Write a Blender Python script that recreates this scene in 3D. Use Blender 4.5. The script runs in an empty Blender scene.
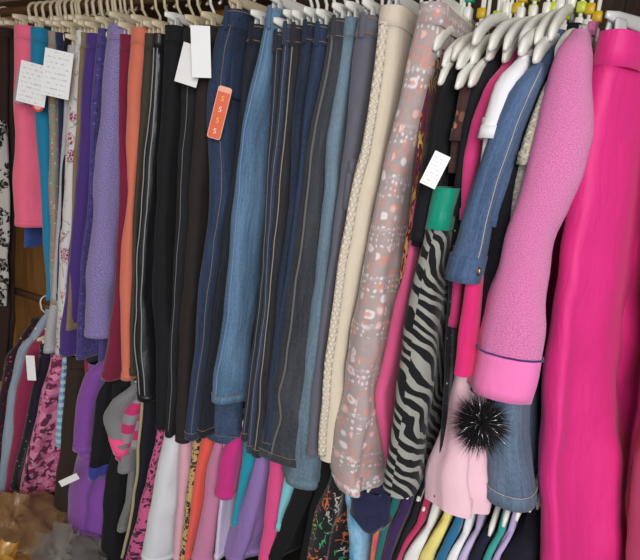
import bpy, bmesh, math, random
from mathutils import Vector, Matrix, noise

random.seed(7)
SC = bpy.context.scene
COL = SC.collection

# ------------------------------------------------------------------ camera
CZ = 1.45
EX = Vector((.8596, .5043, .0842))      # camera right in world
DN = Vector((.1762, -.1375, -.9748))    # camera down
FW = Vector((-.4796, .8527, -.2070))    # camera forward
FW.normalize()
EX = (EX - FW * EX.dot(FW)).normalized()
DN = FW.cross(EX).normalized()
F = 558.0
cam_d = bpy.data.cameras.new('camera')
cam = bpy.data.objects.new('camera', cam_d)
COL.objects.link(cam)
UP = -DN
BK = -FW
cam.matrix_world = Matrix(((EX.x, UP.x, BK.x, 0), (EX.y, UP.y, BK.y, 0), (EX.z, UP.z, BK.z, CZ), (0, 0, 0, 1)))
cam_d.sensor_width = 36
cam_d.lens = F / 640 * 36
cam_d.clip_start = .02
SC.camera = cam


def at(px, py, Y):
    """point of the photograph on the vertical plane y = Y"""
    d = FW + EX * ((px - 320) / F) + DN * ((py - 280) / F)
    t = Y / d.y
    return Vector((d.x * t, Y, CZ + d.z * t))


# rails
YU, ZU = 1.25, 1.87
YL, ZL = 1.31, .83

# ------------------------------------------------------------------ materials
def lin(c):
    def f(v):
        v /= 255
        return v / 12.92 if v <= .04045 else ((v + .055) / 1.055) ** 2.4
    return (f(c[0]), f(c[1]), f(c[2]), 1)


class NT:
    def __init__(s, name):
        s.m = bpy.data.materials.new(name)
        s.m.use_nodes = True
        s.t = s.m.node_tree
        s.N, s.L = s.t.nodes, s.t.links
        s.b = s.N['Principled BSDF']
        s.uv = s.N.new('ShaderNodeUVMap').outputs[0]

    def put(s, sock, v):
        if hasattr(v, 'is_output'):
            s.L.new(v, sock)
        else:
            sock.default_value = v

    def node(s, t, ins=None, **kw):
        n = s.N.new('ShaderNode' + t)
        for k, v in kw.items():
            setattr(n, k, v)
        for k, v in (ins or {}).items():
            s.put(n.inputs[k], v)
        return n

    def map(s, sc, v=None, loc=(0, 0, 0), rot=0):
        return s.node('Mapping', {0: v or s.uv, 1: loc, 2: (0, 0, rot), 3: sc}).outputs[0]

    def noise(s, scale, vec=None, detail=3, rough=.55, dist=0):
        return s.node('TexNoise', {'Vector': vec or s.uv, 'Scale': scale, 'Detail': detail, 'Roughness': rough, 'Distortion': dist}).outputs[0]

    def ncol(s, scale, vec=None):
        return s.node('TexNoise', {'Vector': vec or s.uv, 'Scale': scale, 'Detail': 2}).outputs[1]

    def math(s, op, a, b=0.0, c=0.0, clamp=False):
        return s.node('Math', {0: a, 1: b, 2: c}, operation=op, use_clamp=clamp).outputs[0]

    def mix(s, f, a, b, blend='MIX'):
        n = s.N.new('ShaderNodeMix')
        n.data_type = 'RGBA'
        n.blend_type = blend
        for i, v in ((0, f), (6, a), (7, b)):
            s.put(n.inputs[i], v)
        return n.outputs[2]

    def ramp(s, f, stops, interp='LINEAR'):
        n = s.N.new('ShaderNodeValToRGB')
        r = n.color_ramp
        r.interpolation = interp
        while len(r.elements) < len(stops):
            r.elements.new(1)
        for e, (p, c) in zip(r.elements, stops):
            e.position = p
            e.color = c if len(c) == 4 else lin(c)
        s.put(n.inputs[0], f)
        return n.outputs[0]

    def step(s, v, lo, hi):
        n = s.N.new('ShaderNodeMapRange')
        for i, x in enumerate((v, lo, hi, 0, 1)):
            s.put(n.inputs[i], x)
        return n.outputs[0]

    def voro(s, scale, vec=None, feature='F1', rnd=1.0):
        n = s.node('TexVoronoi', {'Vector': vec or s.uv, 'Scale': scale, 'Randomness': rnd}, feature=feature)
        return n

    def warp(s, scale, amt, vec=None):
        v = vec or s.uv
        c = s.ncol(scale, v)
        d = s.node('VectorMath', {0: c, 1: (.5, .5, .5)}, operation='SUBTRACT').outputs[0]
        d = s.node('VectorMath', {0: d, 3: amt}, operation='SCALE').outputs[0]
        return s.node('VectorMath', {0: v, 1: d}, operation='ADD').outputs[0]

    def xy(s, vec=None):
        n = s.node('SeparateXYZ', {0: vec or s.uv})
        return n.outputs[0], n.outputs[1]

    def done(s, col, rough=.88, sheen=.25, weave=.18, wrinkle=.35, spec=.25, height=None, hstr=.5, hdist=.004):
        b = s.b
        s.put(b.inputs['Base Color'], col)
        b.inputs['Roughness'].default_value = rough
        b.inputs['Specular IOR Level'].default_value = spec
        b.inputs['Sheen Weight'].default_value = sheen
        b.inputs['Sheen Roughness'].default_value = .5
        nrm = None
        if wrinkle:
            w = s.noise(1, s.map((34, 9, 1)), 3, .5, .6)
            n = s.node('Bump', {'Strength': wrinkle, 'Distance': .008, 'Height': w})
            nrm = n.outputs[0]
        if height is not None:
            n = s.node('Bump', {'Strength': hstr, 'Distance': hdist, 'Height': height})
            if nrm:
                s.L.new(nrm, n.inputs['Normal'])
            nrm = n.outputs[0]
        if weave:
            w = s.noise(520, None, 2)
            n = s.node('Bump', {'Strength': weave, 'Distance': .0015, 'Height': w})
            if nrm:
                s.L.new(nrm, n.inputs['Normal'])
            nrm = n.outputs[0]
        if nrm:
            s.L.new(nrm, b.inputs['Normal'])
        return s.m


def sc_(c, k):
    l = c if len(c) == 4 else lin(c)
    return (min(1, l[0] * k), min(1, l[1] * k), min(1, l[2] * k), 1)


MATS = {}


def cached(fn):
    def g(name, *a, **k):
        if name not in MATS:
            MATS[name] = fn(name, *a, **k)
        return MATS[name]
    return g


@cached
def plain(name, c, v=.14, **kw):
    t = NT(name)
    if max(c) < 70:
        kw.setdefault('sheen', .04)
    f = t.noise(70, t.map((1, .5, 1)))
    return t.done(t.mix(f, sc_(c, 1 - v), sc_(c, 1 + v)), **kw)


@cached
def heather(name, c1, c2, scale=420, **kw):
    t = NT(name)
    f = t.step(t.noise(scale, None, 2, .7), .36, .64)
    return t.done(t.mix(f, lin(c1), lin(c2)), **kw)


@cached
def denim(name, dark, light, fade=.5):
    t = NT(name)
    a = t.noise(1, t.map((330, 110, 1)), 3, .8)
    b = t.noise(1, t.map((9, 3.2, 1)), 2)
    c = t.noise(1, t.map((150, 9, 1)), 3)
    f = t.math('ADD', t.math('MULTIPLY', t.step(a, .32, .68), .5), t.math('MULTIPLY', t.step(b, .35, .7), fade))
    f = t.math('ADD', f, t.math('MULTIPLY', t.step(c, .42, .68), .3), clamp=True)
    return t.done(t.mix(f, lin(dark), lin(light)), rough=.92, sheen=.1, weave=.3, wrinkle=.5)


@cached
def leopard(name, bg, ring, core, scale=42):
    t = NT(name)
    v = t.voro(scale, t.warp(60, .02)).outputs['Distance']
    m = t.step(t.math('ABSOLUTE', t.math('SUBTRACT', v, .36)), .17, .12)
    brk = t.step(t.noise(90), .40, .46)
    m = t.math('MULTIPLY', m, brk)
    c = t.mix(t.step(v, .26, .22), lin(bg), lin(core))
    return t.done(t.mix(m, c, lin(ring)))


@cached
def camo(name, c1, c2, c3, scale=22):
    t = NT(name)
    w = t.warp(26, .05)
    a = t.step(t.noise(scale, w, 2), .49, .515)
    b = t.step(t.noise(scale * 1.2, t.map((1, 1, 1), w, (7, 3, 0)), 2), .54, .56)
    c = t.mix(a, lin(c1), lin(c2))
    return t.done(t.mix(b, c, lin(c3)))


@cached
def zebra(name, black, white):
    t = NT(name)
    w = t.warp(4.5, .17)
    w = t.warp(12, .022, w)
    n = t.node('TexWave', {'Vector': t.map((1, 1, 1), w, rot=.75), 'Scale': 12.5, 'Distortion': 2.5, 'Detail': 1.5, 'Detail Scale': 1.3}, wave_type='BANDS', bands_direction='Y')
    m = t.step(t.math('ADD', n.outputs[1], t.math('MULTIPLY', t.noise(14), .5)), .80, .87)
    return t.done(t.mix(m, lin(black), lin(white)), sheen=.1)


@cached
def dots(name, bg, cols, scale=60, r=.3, rnd=.8, bgv=.15, **kw):
    """flowers or dots of several colours scattered on a ground"""
    t = NT(name)
    n = t.voro(scale, t.warp(scale * 1.5, .35 / scale), rnd=rnd)
    m = t.step(n.outputs['Distance'], r, r * .8)
    rn = t.node('SeparateColor', {0: n.outputs['Color']}).outputs[0]
    k = len(cols)
    c = t.ramp(rn, [(i / k, q) for i, q in enumerate(cols)], 'CONSTANT')
    f = t.noise(70)
    return t.done(t.mix(m, t.mix(f, sc_(bg, 1 - bgv), sc_(bg, 1 + bgv)), c), **kw)


@cached
def flowers(name, bg, petal, leaf, scale=16):
    t = NT(name)
    w = t.warp(50, .012)
    n = t.voro(scale, w, rnd=.9)
    pet = t.voro(scale * 6, w, 'DISTANCE_TO_EDGE').outputs['Distance']
    m = t.math('MULTIPLY', t.step(n.outputs['Distance'], .40, .30), t.step(pet, .05, .12))
    n2 = t.voro(scale * 1.7, t.map((1, .6, 1), w, (3, 1, 0)), 'DISTANCE_TO_EDGE').outputs['Distance']
    l = t.math('MULTIPLY', t.step(n2, .035, .015), t.step(t.noise(30), .5, .55))
    c = t.mix(l, lin(bg), lin(leaf))
    return t.done(t.mix(m, c, lin(petal)))


@cached
def check(name, c1, c2, c3, per=.02, horiz=True, vert=True, weave=.1):
    t = NT(name)
    x, y = t.xy()
    fx = t.step(t.math('SINE', t.math('MULTIPLY', x, 6.283 / per)), -.1, .1)
    fy = t.step(t.math('SINE', t.math('MULTIPLY', y, 6.283 / per)), -.1, .1)
    c = lin(c1)
    if horiz:
        c = t.mix(fy, c, lin(c2))
    if vert:
        c = t.mix(t.math('MULTIPLY', fx, .5 if horiz else 1), c, lin(c3))
    return t.done(c)


@cached
def tiedye(name, c1, c2, c3, scale=9):
    t = NT(name)
    f = t.noise(scale, t.warp(12, .06), 4, .6)
    return t.done(t.ramp(f, [(.3, c1), (.48, c2), (.62, c3), (.75, c1)]))


@cached
def squiggles(name, bg, cols):
    t = NT(name)
    w = t.warp(45, .03)
    e = t.voro(38, w, 'DISTANCE_TO_EDGE').outputs['Distance']
    m = t.math('MULTIPLY', t.step(e, .07, .04), t.step(t.noise(26), .48, .52))
    n = t.voro(14, None)
    rn = t.node('SeparateColor', {0: n.outputs['Color']}).outputs[0]
    k = len(cols)
    c = t.ramp(rn, [(i / k, q) for i, q in enumerate(cols)], 'CONSTANT')
    return t.done(t.mix(m, lin(bg), c))


@cached
def folk(name, bg, pale, coral):
    """rows of pale dots and coral ringed rosettes on a taupe ground"""
    t = NT(name)
    w = t.warp(30, .012)
    x, y = t.xy(w)
    # broad rows decide which motif shows
    row = t.math('FRACT', t.math('MULTIPLY', y, 9.5))
    a = t.voro(34, w, rnd=.6)
    da = a.outputs['Distance']
    ra = t.node('SeparateColor', {0: a.outputs['Color']}).outputs[0]
    white = t.math('MULTIPLY', t.step(da, .40, .30), t.step(ra, .36, .38))
    ringc = t.math('MULTIPLY', t.step(t.math('ABSOLUTE', t.math('SUBTRACT', da, .30)), .10, .07), t.step(ra, .62, .60))
    core = t.math('MULTIPLY', t.step(da, .17, .12), t.step(ra, .58, .60))
    small = t.voro(75, w, rnd=.4).outputs['Distance']
    sm = t.math('MULTIPLY', t.step(small, .36, .26), t.step(row, .55, .6))
    b = t.voro(19, t.map((1, 1, 1), w, (2.3, .7, 0)), rnd=.6).outputs['Distance']
    big = t.math('MULTIPLY', t.step(t.math('ABSOLUTE', t.math('SUBTRACT', b, .38)), .07, .045), t.step(row, .55, .5))
    line = t.step(t.math('ABSOLUTE', t.math('SUBTRACT', row, .93)), .04, .025)
    c = t.mix(t.noise(45), sc_(bg, .85), sc_(bg, 1.15))
    c = t.mix(t.math('MULTIPLY', sm, .75), c, lin(pale))
    c = t.mix(t.math('MULTIPLY', big, .35), c, lin(coral))
    c = t.mix(t.math('MULTIPLY', white, .85), c, lin(pale))
    c = t.mix(t.math('MULTIPLY', ringc, .5), c, lin(coral))
    c = t.mix(t.math('MULTIPLY', core, .75), c, lin(coral))
    c = t.mix(t.math('MULTIPLY', line, .15), c, lin(pale))
    return t.done(c, rough=.8, wrinkle=.45)


@cached
def paisley(name, c1, c2, c3):
    t = NT(name)
    w = t.warp(22, .05)
    x, y = t.xy()
    e = t.node('TexWave', {'Vector': w, 'Scale': 26, 'Distortion': 6, 'Detail': 2}).outputs[1]
    d = t.voro(90, None).outputs['Distance']
    c = t.mix(t.step(d, .4, .3), lin(c1), lin(c3))
    m = t.math('MULTIPLY', t.step(e, .5, .6), t.step(t.noise(1, t.map((3, 11, 1)), 1), .47, .53))
    return t.done(t.mix(m, c, lin(c2)))


@cached
def cable(name, c):
    t = NT(name)
    x, y = t.xy()
    z = t.math('ABSOLUTE', t.math('SINE', t.math('ADD', t.math('MULTIPLY', x, 190.0), t.math('MULTIPLY', t.math('SINE', t.math('MULTIPLY', y, 300.0)), .9))))
    z2 = t.math('SINE', t.math('ADD', t.math('MULTIPLY', y, 620.0), t.math('MULTIPLY', z, 3.0)))
    h = t.math('ADD', t.math('MULTIPLY', z, .6), t.math('MULTIPLY', z2, .4))
    return t.done(t.mix(t.step(h, -.4, 1), sc_(c, .86), sc_(c, 1.06)), height=h, hstr=.7, hdist=.004, weave=0)


@cached
def fleece(name, c1, c2):
    t = NT(name)
    a = t.noise(480, None, 3, .75)
    c = t.mix(t.step(a, .34, .64), lin(c1), lin(c2))
    return t.done(c, rough=1, sheen=.3, height=a, hstr=.9, hdist=.004, weave=0, wrinkle=.25, spec=.1)


@cached
def hardmat(name, c, rough=.4, v=.05, metal=0, trans=0, spec=.5):
    t = NT(name)
    tc = t.node('TexCoord').outputs['Object']
    f = t.noise(25, tc)
    col = t.mix(f, sc_(c, 1 - v), sc_(c, 1 + v))
    t.put(t.b.inputs['Base Color'], col)
    t.b.inputs['Roughness'].default_value = rough
    t.b.inputs['Metallic'].default_value = metal
    t.b.inputs['Transmission Weight'].default_value = trans
    t.b.inputs['Specular IOR Level'].default_value = spec
    return t.m


@cached
def wood(name, c1, c2, axis='Z', board=.11):
    t = NT(name)
    tc = t.node('TexCoord').outputs['Object']
    s = {'Z': (14, 14, 1.1), 'X': (1.1, 14, 14), 'Y': (14, 1.1, 14)}[axis]
    m = t.map(s, tc)
    g = t.noise(2.6, m, 5, .65, 1.2)
    c = t.ramp(g, [(.3, c1), (.7, c2)])
    if board:
        ax = {'Z': 0, 'X': 2, 'Y': 0}[axis]
        x = t.node('SeparateXYZ', {0: tc}).outputs[ax]
        fr = t.math('FRACT', t.math('DIVIDE', x, board))
        gap = t.step(t.math('ABSOLUTE', t.math('SUBTRACT', fr, .5)), .47, .49)
        cell = t.math('FLOOR', t.math('DIVIDE', x, board))
        wn = t.node('TexWhiteNoise', {1: cell}, noise_dimensions='1D').outputs[0]
        c = t.mix(t.math('MULTIPLY', wn, .4), c, lin(c1))
        c = t.mix(gap, c, lin((22, 14, 8)))
    t.put(t.b.inputs['Base Color'], c)
    t.b.inputs['Roughness'].default_value = .75
    n = t.node('Bump', {'Strength': .3, 'Distance': .004, 'Height': g})
    t.L.new(n.outputs[0], t.b.inputs['Normal'])
    return t.m


@cached
def card(name, c=(238, 238, 236)):
    """a white hang tag printed with rows of small grey type"""
    t = NT(name)
    x, y = t.xy()
    row = t.math('FRACT', t.math('MULTIPLY', y, 9.0))
    ink = t.math('MULTIPLY', t.step(t.math('ABSOLUTE', t.math('SUBTRACT', row, .5)), .17, .12), t.step(t.noise(1, t.map((26, 9, 1)), 1), .50, .54))
    m1 = t.math('MULTIPLY', t.step(x, .08, .1), t.step(x, .9, .86))
    ink = t.math('MULTIPLY', ink, m1)
    t.put(t.b.inputs['Base Color'], t.mix(t.math('MULTIPLY', ink, .36), lin(c), lin((70, 72, 80))))
    t.b.inputs['Roughness'].default_value = .55
    return t.m


@cached
def film(name, c, alpha=.5):
    """crinkled thin plastic film"""
    t = NT(name)
    tc = t.node('TexCoord').outputs['Object']
    h = t.noise(9, tc, 3, .5, 2.2)
    a = t.step(t.noise(6, tc, 3), .3, .7)
    t.put(t.b.inputs['Base Color'], t.mix(h, sc_(c, .85), sc_(c, 1.15)))
    t.b.inputs['Roughness'].default_value = .12
    t.b.inputs['Specular IOR Level'].default_value = .8
    t.put(t.b.inputs['Alpha'], t.math('ADD', t.math('MULTIPLY', a, .3), alpha - .15, clamp=True))
    n = t.node('Bump', {'Strength': .35, 'Distance': .02, 'Height': t.math('ABSOLUTE', t.math('SUBTRACT', h, .5))})
    t.L.new(n.outputs[0], t.b.inputs['Normal'])
    return t.m


# ------------------------------------------------------------------ mesh helpers
def smooth(me):
    for p in me.polygons:
        p.use_smooth = True


class MB:
    """vertices, faces and uvs collected for ONE mesh object"""

    def __init__(s):
        s.v, s.f, s.uv = [], [], []

    def face(s, idx, uvs=None):
        s.f.append(tuple(idx))
        s.uv.append(uvs or [(0, 0)] * len(idx))

    def grid(s, rings, closed=True, us=None, vs=None):
        """rings of equal length -> quads; returns first index"""
        b = len(s.v)
        n = len(rings[0])
        for r in rings:
            s.v.extend(r)
        m = n if closed else n - 1
        for i in range(len(rings) - 1):
            for j in range(m):
                k = (j + 1) % n
                a = (b + i * n + j, b + i * n + k, b + (i + 1) * n + k, b + (i + 1) * n + j)
                if us:
                    u0, u1 = us[j], us[j + 1]
                    s.face(a, [(u0, vs[i]), (u1, vs[i]), (u1, vs[i + 1]), (u0, vs[i + 1])])
                else:
                    s.face(a)
        return b, n

    def tube(s, path, r, n=8, cap=True):
        rings = []
        rr = r if isinstance(r, (list, tuple)) else [r] * len(path)
        ref = Vector((.31, .17, .93))
        for i, p in enumerate(path):
            a = path[max(0, i - 1)]
            c = path[min(len(path) - 1, i + 1)]
            d = (c - a).normalized()
            e = d.cross(ref)
            if e.length < .05:
                e = d.cross(Vector((1, 0, 0)))
            e.normalize()
            g = d.cross(e).normalized()
            rings.append([p + (e * math.cos(t) + g * math.sin(t)) * rr[i] for t in [2 * math.pi * k / n for k in range(n)]])
        vs = [0]
        for i in range(1, len(path)):
            vs.append(vs[-1] + (path[i] - path[i - 1]).length)
        b, n = s.grid(rings, True, [6.283 * max(rr) * k / n for k in range(n + 1)], vs)
        if cap:
            s.face(range(b + n - 1, b - 1, -1))
            e = b + (len(rings) - 1) * n
            s.face(range(e, e + n))

    def box(s, o, ax, ay, az, bev=.15):
        """bevelled box centred at o with half vectors ax, ay, az"""
        k = 1 - bev
        def ring(q, sc):
            pts = []
            for (i, j) in ((1, k), (k, 1), (-k, 1), (-1, k), (-1, -k), (-k, -1), (k, -1), (1, -k)):
                pts.append(o + az * q + ax * (i * sc) + ay * (j * sc))
            return pts
        rings = [ring(-1, k), ring(-k, 1), ring(k, 1), ring(1, k)]
        b, n = s.grid(rings)
        s.face(range(b + n - 1, b - 1, -1))
        e = b + 3 * n
        s.face(range(e, e + n))

    def build(s, name, mat, parent=None, sm=True):
        org = parent.location if parent and parent.type == 'EMPTY' else Vector((0, 0, 0))
        p = parent
        while p is not None and p.parent is not None:
            p = p.parent
        org = p.location if p is not None else Vector((0, 0, 0))
        me = bpy.data.meshes.new(name)
        me.from_pydata([tuple(Vector(q) - org) for q in s.v], [], s.f)
        l = me.uv_layers.new(name='UVMap')
        i = 0
        for u in s.uv:
            for q in u:
                l.data[i].uv = q
                i += 1
        if sm:
            smooth(me)
        me.materials.append(mat)
        o = bpy.data.objects.new(name, me)
        COL.objects.link(o)
        if parent is not None:
            o.parent = parent
        return o


def thing(name, label, cat, loc, group=None):
    o = bpy.data.objects.new(name, None)
    o.empty_display_size = .05
    COL.objects.link(o)
    o.location = loc
    o['label'] = label
    o['category'] = cat
    if group:
        o['group'] = group
    return o


def lerp_tab(tab, z):
    """tab sorted by descending z : (z, value) with smooth interpolation"""
    if z >= tab[0][0]:
        return tab[0][1]
    if z <= tab[-1][0]:
        return tab[-1][1]
    for i in range(len(tab) - 1):
        if tab[i + 1][0] <= z <= tab[i][0]:
            z0, a = tab[i]
            z1, b = tab[i + 1]
            t = (z0 - z) / max(1e-6, z0 - z1)
            p0 = tab[i - 1][1] if i > 0 else a
            p3 = tab[i + 2][1] if i + 2 < len(tab) else b
            # Catmull-Rom with gentle tangents
            m0, m1 = (b - p0) * .4, (p3 - a) * .4
            t2, t3 = t * t, t * t * t
            return (2 * t3 - 3 * t2 + 1) * a + (t3 - 2 * t2 + t) * m0 + (-2 * t3 + 3 * t2) * b + (t3 - t2) * m1


def section(j, n, L, T):
    """point j of a stadium: round near end at j = 0, then along the right face"""
    ne = max(4, n // 9)                 # quarter of an end
    r = min(T / 2, L * .45)
    h = n // 2
    k, sg = (j, 1) if j <= h else (n - j, -1)
    if k <= ne:
        th = (k / ne) * math.pi / 2
        return -L / 2 + r * (1 - math.cos(th)), sg * T / 2 * math.sin(th) ** .8
    if k >= h - ne:
        th = ((h - k) / ne) * math.pi / 2
        return L / 2 - r * (1 - math.cos(th)), sg * T / 2 * abs(math.sin(th)) ** .8
    q = (k - ne) / (h - 2 * ne)
    return -L / 2 + r + q * (L - 2 * r), sg * T / 2


def loft(zs, xc, yn, ln, th, phi=0, seed=0, fold=.35, kf=9.0, n=40, e=.55, hem=True, cap=True, wav=0.0):
    """cloth tube. zs heights from top to hem; xc(z) x of the near edge, yn(z) its y, ln(z) length along the hanger, th(z) thickness."""
    d = Vector((math.sin(phi), math.cos(phi), 0))
    nn = Vector((math.cos(phi), -math.sin(phi), 0))
    rings = []
    z0, z1 = zs[0], zs[-1]
    for z in zs:
        q = (z0 - z) / max(.01, z0 - z1)
        L, T = ln(z), th(z)
        wob = min(1, q * 4) * (1 - .4 * q)
        near = Vector((xc(z) + wob * .0045 * noise.noise(Vector((seed * 3.7, z * 5.5, 1.3))) + wob * .002 * noise.noise(Vector((seed, z * 19, 4.3))), yn(z) + wob * .006 * noise.noise(Vector((seed * 1.9, z * 6, 7.7))), z))
        T *= 1 + .22 * wob * noise.noise(Vector((seed * 2.3, z * 7, 9.1)))
        c = near + d * (L / 2)
        amp = fold * T * min(1, .15 + 1.3 * q)
        ring = []
        for j in range(n):
            a, b = section(j, n, L, T)
            sa = (a + L / 2)
            w = math.sin(kf * sa * 6.283 + seed * 1.7 + 1.5 * math.sin(z * 3.1 + seed)) * .6
            w += noise.noise(Vector((sa * 14, z * 3.0 + seed * 3.3, seed))) * 1.1
            hw = noise.noise(Vector((sa * 9 + (3 if b > 0 else 0), z * 8, seed * 2.1))) * .45 + noise.noise(Vector((sa * 22, z * 14 + sa * 10, seed * 4.1))) * .25
            off = amp * (w * min(1, sa / .03) + hw)
            dz = wav * math.sin(sa * 60 + seed) * (q > .999)
            ring.append(c + d * a + nn * (b + off) + Vector((0, 0, dz)))
        rings.append(ring)
    # uv
    ref = rings[len(rings) // 2]
    us = [0]
    for j in range(n):
        us.append(us[-1] + (ref[(j + 1) % n] - ref[j]).length)
    vs = list(zs)
    m = MB()
    so = seed * .37
    b, _ = m.grid(rings, True, [u + so for u in us], [v + so for v in vs])
    if cap:
        m.face(range(b, b + n), [(us[j], vs[0]) for j in range(n)])
    if hem:
        last = rings[-1]
        cen = sum(last, Vector()) / n
        inner = [cen + (p - cen) * .93 + Vector((0, 0, .001)) for p in last]
        up = [cen + (p - cen) * .9 + Vector((0, 0, .035)) for p in last]
        b2, _ = m.grid([last, inner, up], True, us, [vs[-1], vs[-1] - .004, vs[-1] - .03])
        m.face(range(b2 + 2 * n, b2 + 3 * n), [(us[j], vs[-1]) for j in range(n)])
    else:
        e0 = b + (len(rings) - 1) * n
        m.face(range(e0 + n - 1, e0 - 1, -1), [(us[j], vs[-1]) for j in range(n - 1, -1, -1)])
    return m, rings


def zlist(z0, z1, step=.018, extra=()):
    k = max(3, int((z0 - z1) / step))
    zs = [z0 + (z1 - z0) * i / k for i in range(k + 1)]
    for e in extra:
        if z1 + .004 < e < z0 - .004:
            zs = [z for z in zs if abs(z - e) > .004] + [e]
    return sorted(zs, reverse=True)


def band(rings, lo, hi, off):
    """a thin band of cloth around rings lo..hi"""
    m = MB()
    sel = rings[lo:hi + 1]
    n = len(sel[0])
    out = []
    for r in sel:
        c = sum(r, Vector()) / n
        o = []
        for j, p in enumerate(r):
            tg = r[(j + 1) % n] - r[j - 1]
            nr = Vector((tg.y, -tg.x, 0))
            if nr.length > 1e-9:
                nr.normalize()
            if nr.dot(p - c) < 0:
                nr = -nr
            o.append(p + nr * off)
        out.append(o)
    full = [sel[0]] + out + [sel[-1]]
    us = [0]
    for j in range(n):
        us.append(us[-1] + (sel[0][(j + 1) % n] - sel[0][j]).length)
    m.grid(full, True, us, [r[0].z for r in full])
    return m


def hookpath(x, yc, zr, zb, d, rr=.024):
    """hanger hook over the rail: d = hanger direction"""
    pts = []
    for k in range(15):
        a = math.radians(-50 + k * 230 / 14)      # far side round over the top to the near side
        pts.append(Vector((x, yc, zr - rr + .019)) + d * (rr * math.cos(a)) + Vector((0, 0, rr * math.sin(a))))
    pts.append(Vector((x, yc, zr - rr * 1.35)) - d * (rr * .8))
    pts.append(Vector((x, yc, zr - rr * 2.1)) - d * (rr * .12))
    pts.append(Vector((x, yc, zb)))
    return pts


def clip_hanger(x, yc, zr, zw, w, phi, mat, cmat, label, group, hookr=.0042, marker=None, clipw=.009):
    """bar hanger with a clip near each end that grips a waistband at height zw"""
    d = Vector((math.sin(phi), math.cos(phi), 0))
    nn = Vector((math.cos(phi), -math.sin(phi), 0))
    zb = zw + .022
    zb = min(zb, zr - .034)
    t = thing('clip_hanger', label, 'hanger', (x, yc, zr), group)
    m = MB(); m.tube(hookpath(x, yc, zr, zb, d), hookr, 8); m.build('hook', mat, t)
    m = MB()
    c = Vector((x, yc, zb))
    pts, rad = [], []
    hw = w / 2 + .012
    rings = []
    for i in range(13):
        s = -1 + 2 * i / 12
        k = 1 if abs(s) < .98 else .6
        hh = (.009 + .006 * (1 - abs(s))) * k
        p = c + d * (hw * s) + Vector((0, 0, .004 * (1 - abs(s))))
        rings.append([p + nn * (.0045 * k * u) + Vector((0, 0, hh * v)) for u, v in ((1, .6), (.6, 1), (-.6, 1), (-1, .6), (-1, -.6), (-.6, -1), (.6, -1), (1, -.6))])
    b, n = m.grid(rings)
    m.face(range(b + n - 1, b - 1, -1)); m.face(range(b + 12 * n, b + 13 * n))
    m.build('bar', mat, t)
    for s in (-1, 1):
        m = MB()
        p = c + d * (hw - .035) * s
        for q in (-1, 1):
            o = p + nn * (q * .0085) + Vector((0, 0, -.022))
            m.box(o, d * clipw, nn * .0026, Vector((0, 0, .021)) - nn * (q * .002), .25)
        m.build('clip', cmat, t)
    if marker:
        m = MB(); m.box(Vector((x, yc, zb + .030)), d * .010, nn * .0065, Vector((0, 0, .009)), .2)
        m.build('size_marker', marker, t)
    return t


def shirt_hanger(x, yc, zr, zn, w, drop, phi, mat, label, group, hookr=.0032, marker=None, hgt=.015, thick=.0075, mz=.045):
    """shouldered plastic hanger: neck at height zn, tips drop below it"""
    d = Vector((math.sin(phi), math.cos(phi), 0))
    nn = Vector((math.cos(phi), -math.sin(phi), 0))
    t = thing('shirt_hanger', label, 'hanger', (x, yc, zr), group)
    m = MB(); m.tube(hookpath(x, yc, zr, zn + .005, d), hookr, 8); m.build('hook', mat, t)
    m = MB()
    rings = []
    K = 24
    for i in range(K + 1):
        s = -1 + 2 * i / K
        a = abs(s)
        z = zn - drop * (.62 * a + .38 * a ** 4)
        hh = hgt * (.75 + .45 * a) * (1 if a < .96 else .72) * (1 if a < .999 else .35)
        tt = thick * (1 + .25 * a) * (1 if a < .999 else .5)
        slope = -math.copysign(1, s) * drop / (w / 2) * (.62 + 1.5 * a ** 3)
        tv = (d + Vector((0, 0, slope))).normalized()
        nv = nn.cross(tv).normalized()
        if nv.z < 0:
            nv = -nv
        p = Vector((x, yc, z)) + d * (w / 2 * s)
        rings.append([p + nn * (tt * u) + nv * (hh * v) for u, v in ((1, .5), (.7, .9), (0, 1), (-.7, .9), (-1, .5), (-1, -.5), (-.7, -.9), (0, -1), (.7, -.9), (1, -.5))])
    b, n = m.grid(rings)
    m.face(range(b + n - 1, b - 1, -1)); m.face(range(b + K * n, b + (K + 1) * n))
    m.build('shoulder_arms', mat, t)
    m = MB(); m.box(Vector((x, yc, zn + .012)), d * .013, nn * .0075, Vector((0, 0, .014)), .2); m.build('neck', mat, t)
    if marker:
        m = MB(); m.box(Vector((x, yc, zn + mz)), d * .011, nn * .0085, Vector((0, 0, .010)), .2)
        m.build('size_marker', marker, t)
    return t


# ------------------------------------------------------------------ shared materials
CREAM = hardmat('cream hanger plastic', (205, 190, 160), .4)
WHITE = hardmat('white hanger plastic', (232, 230, 222), .35)
CLEAR = hardmat('clear grey clip plastic', (200, 200, 198), .25)
LIME = hardmat('lime marker plastic', (190, 205, 60), .4)
AMBER = hardmat('amber marker plastic', (205, 170, 30), .4)
GREEN = hardmat('green marker plastic', (40, 150, 110), .4)
TAN = plain('tan stitching thread', (150, 118, 80), .1, wrinkle=0)
GREYT = plain('grey stitching thread', (120, 120, 122), .1, wrinkle=0)
PURT = plain('purple stitching thread', (70, 40, 110), .1, wrinkle=0)
METAL = hardmat('brass button metal', (150, 130, 95), .35, metal=.9)
CARD = card('printed white card')
BLANK = hardmat('blank white card', (240, 240, 238), .55)

UPPER, LOWER = [], []
def U(name, cat, mat, pts, short, label, kind='trousers', **kw):
    UPPER.append(dict(name=name, cat=cat, mat=mat, pts=pts, short=short, label=label, kind=kind, **kw))


def W(name, cat, mat, pts, short, label, kind='trousers', **kw):
    LOWER.append(dict(name=name, cat=cat, mat=mat, pts=pts, short=short, label=label, kind=kind, **kw))


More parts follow.
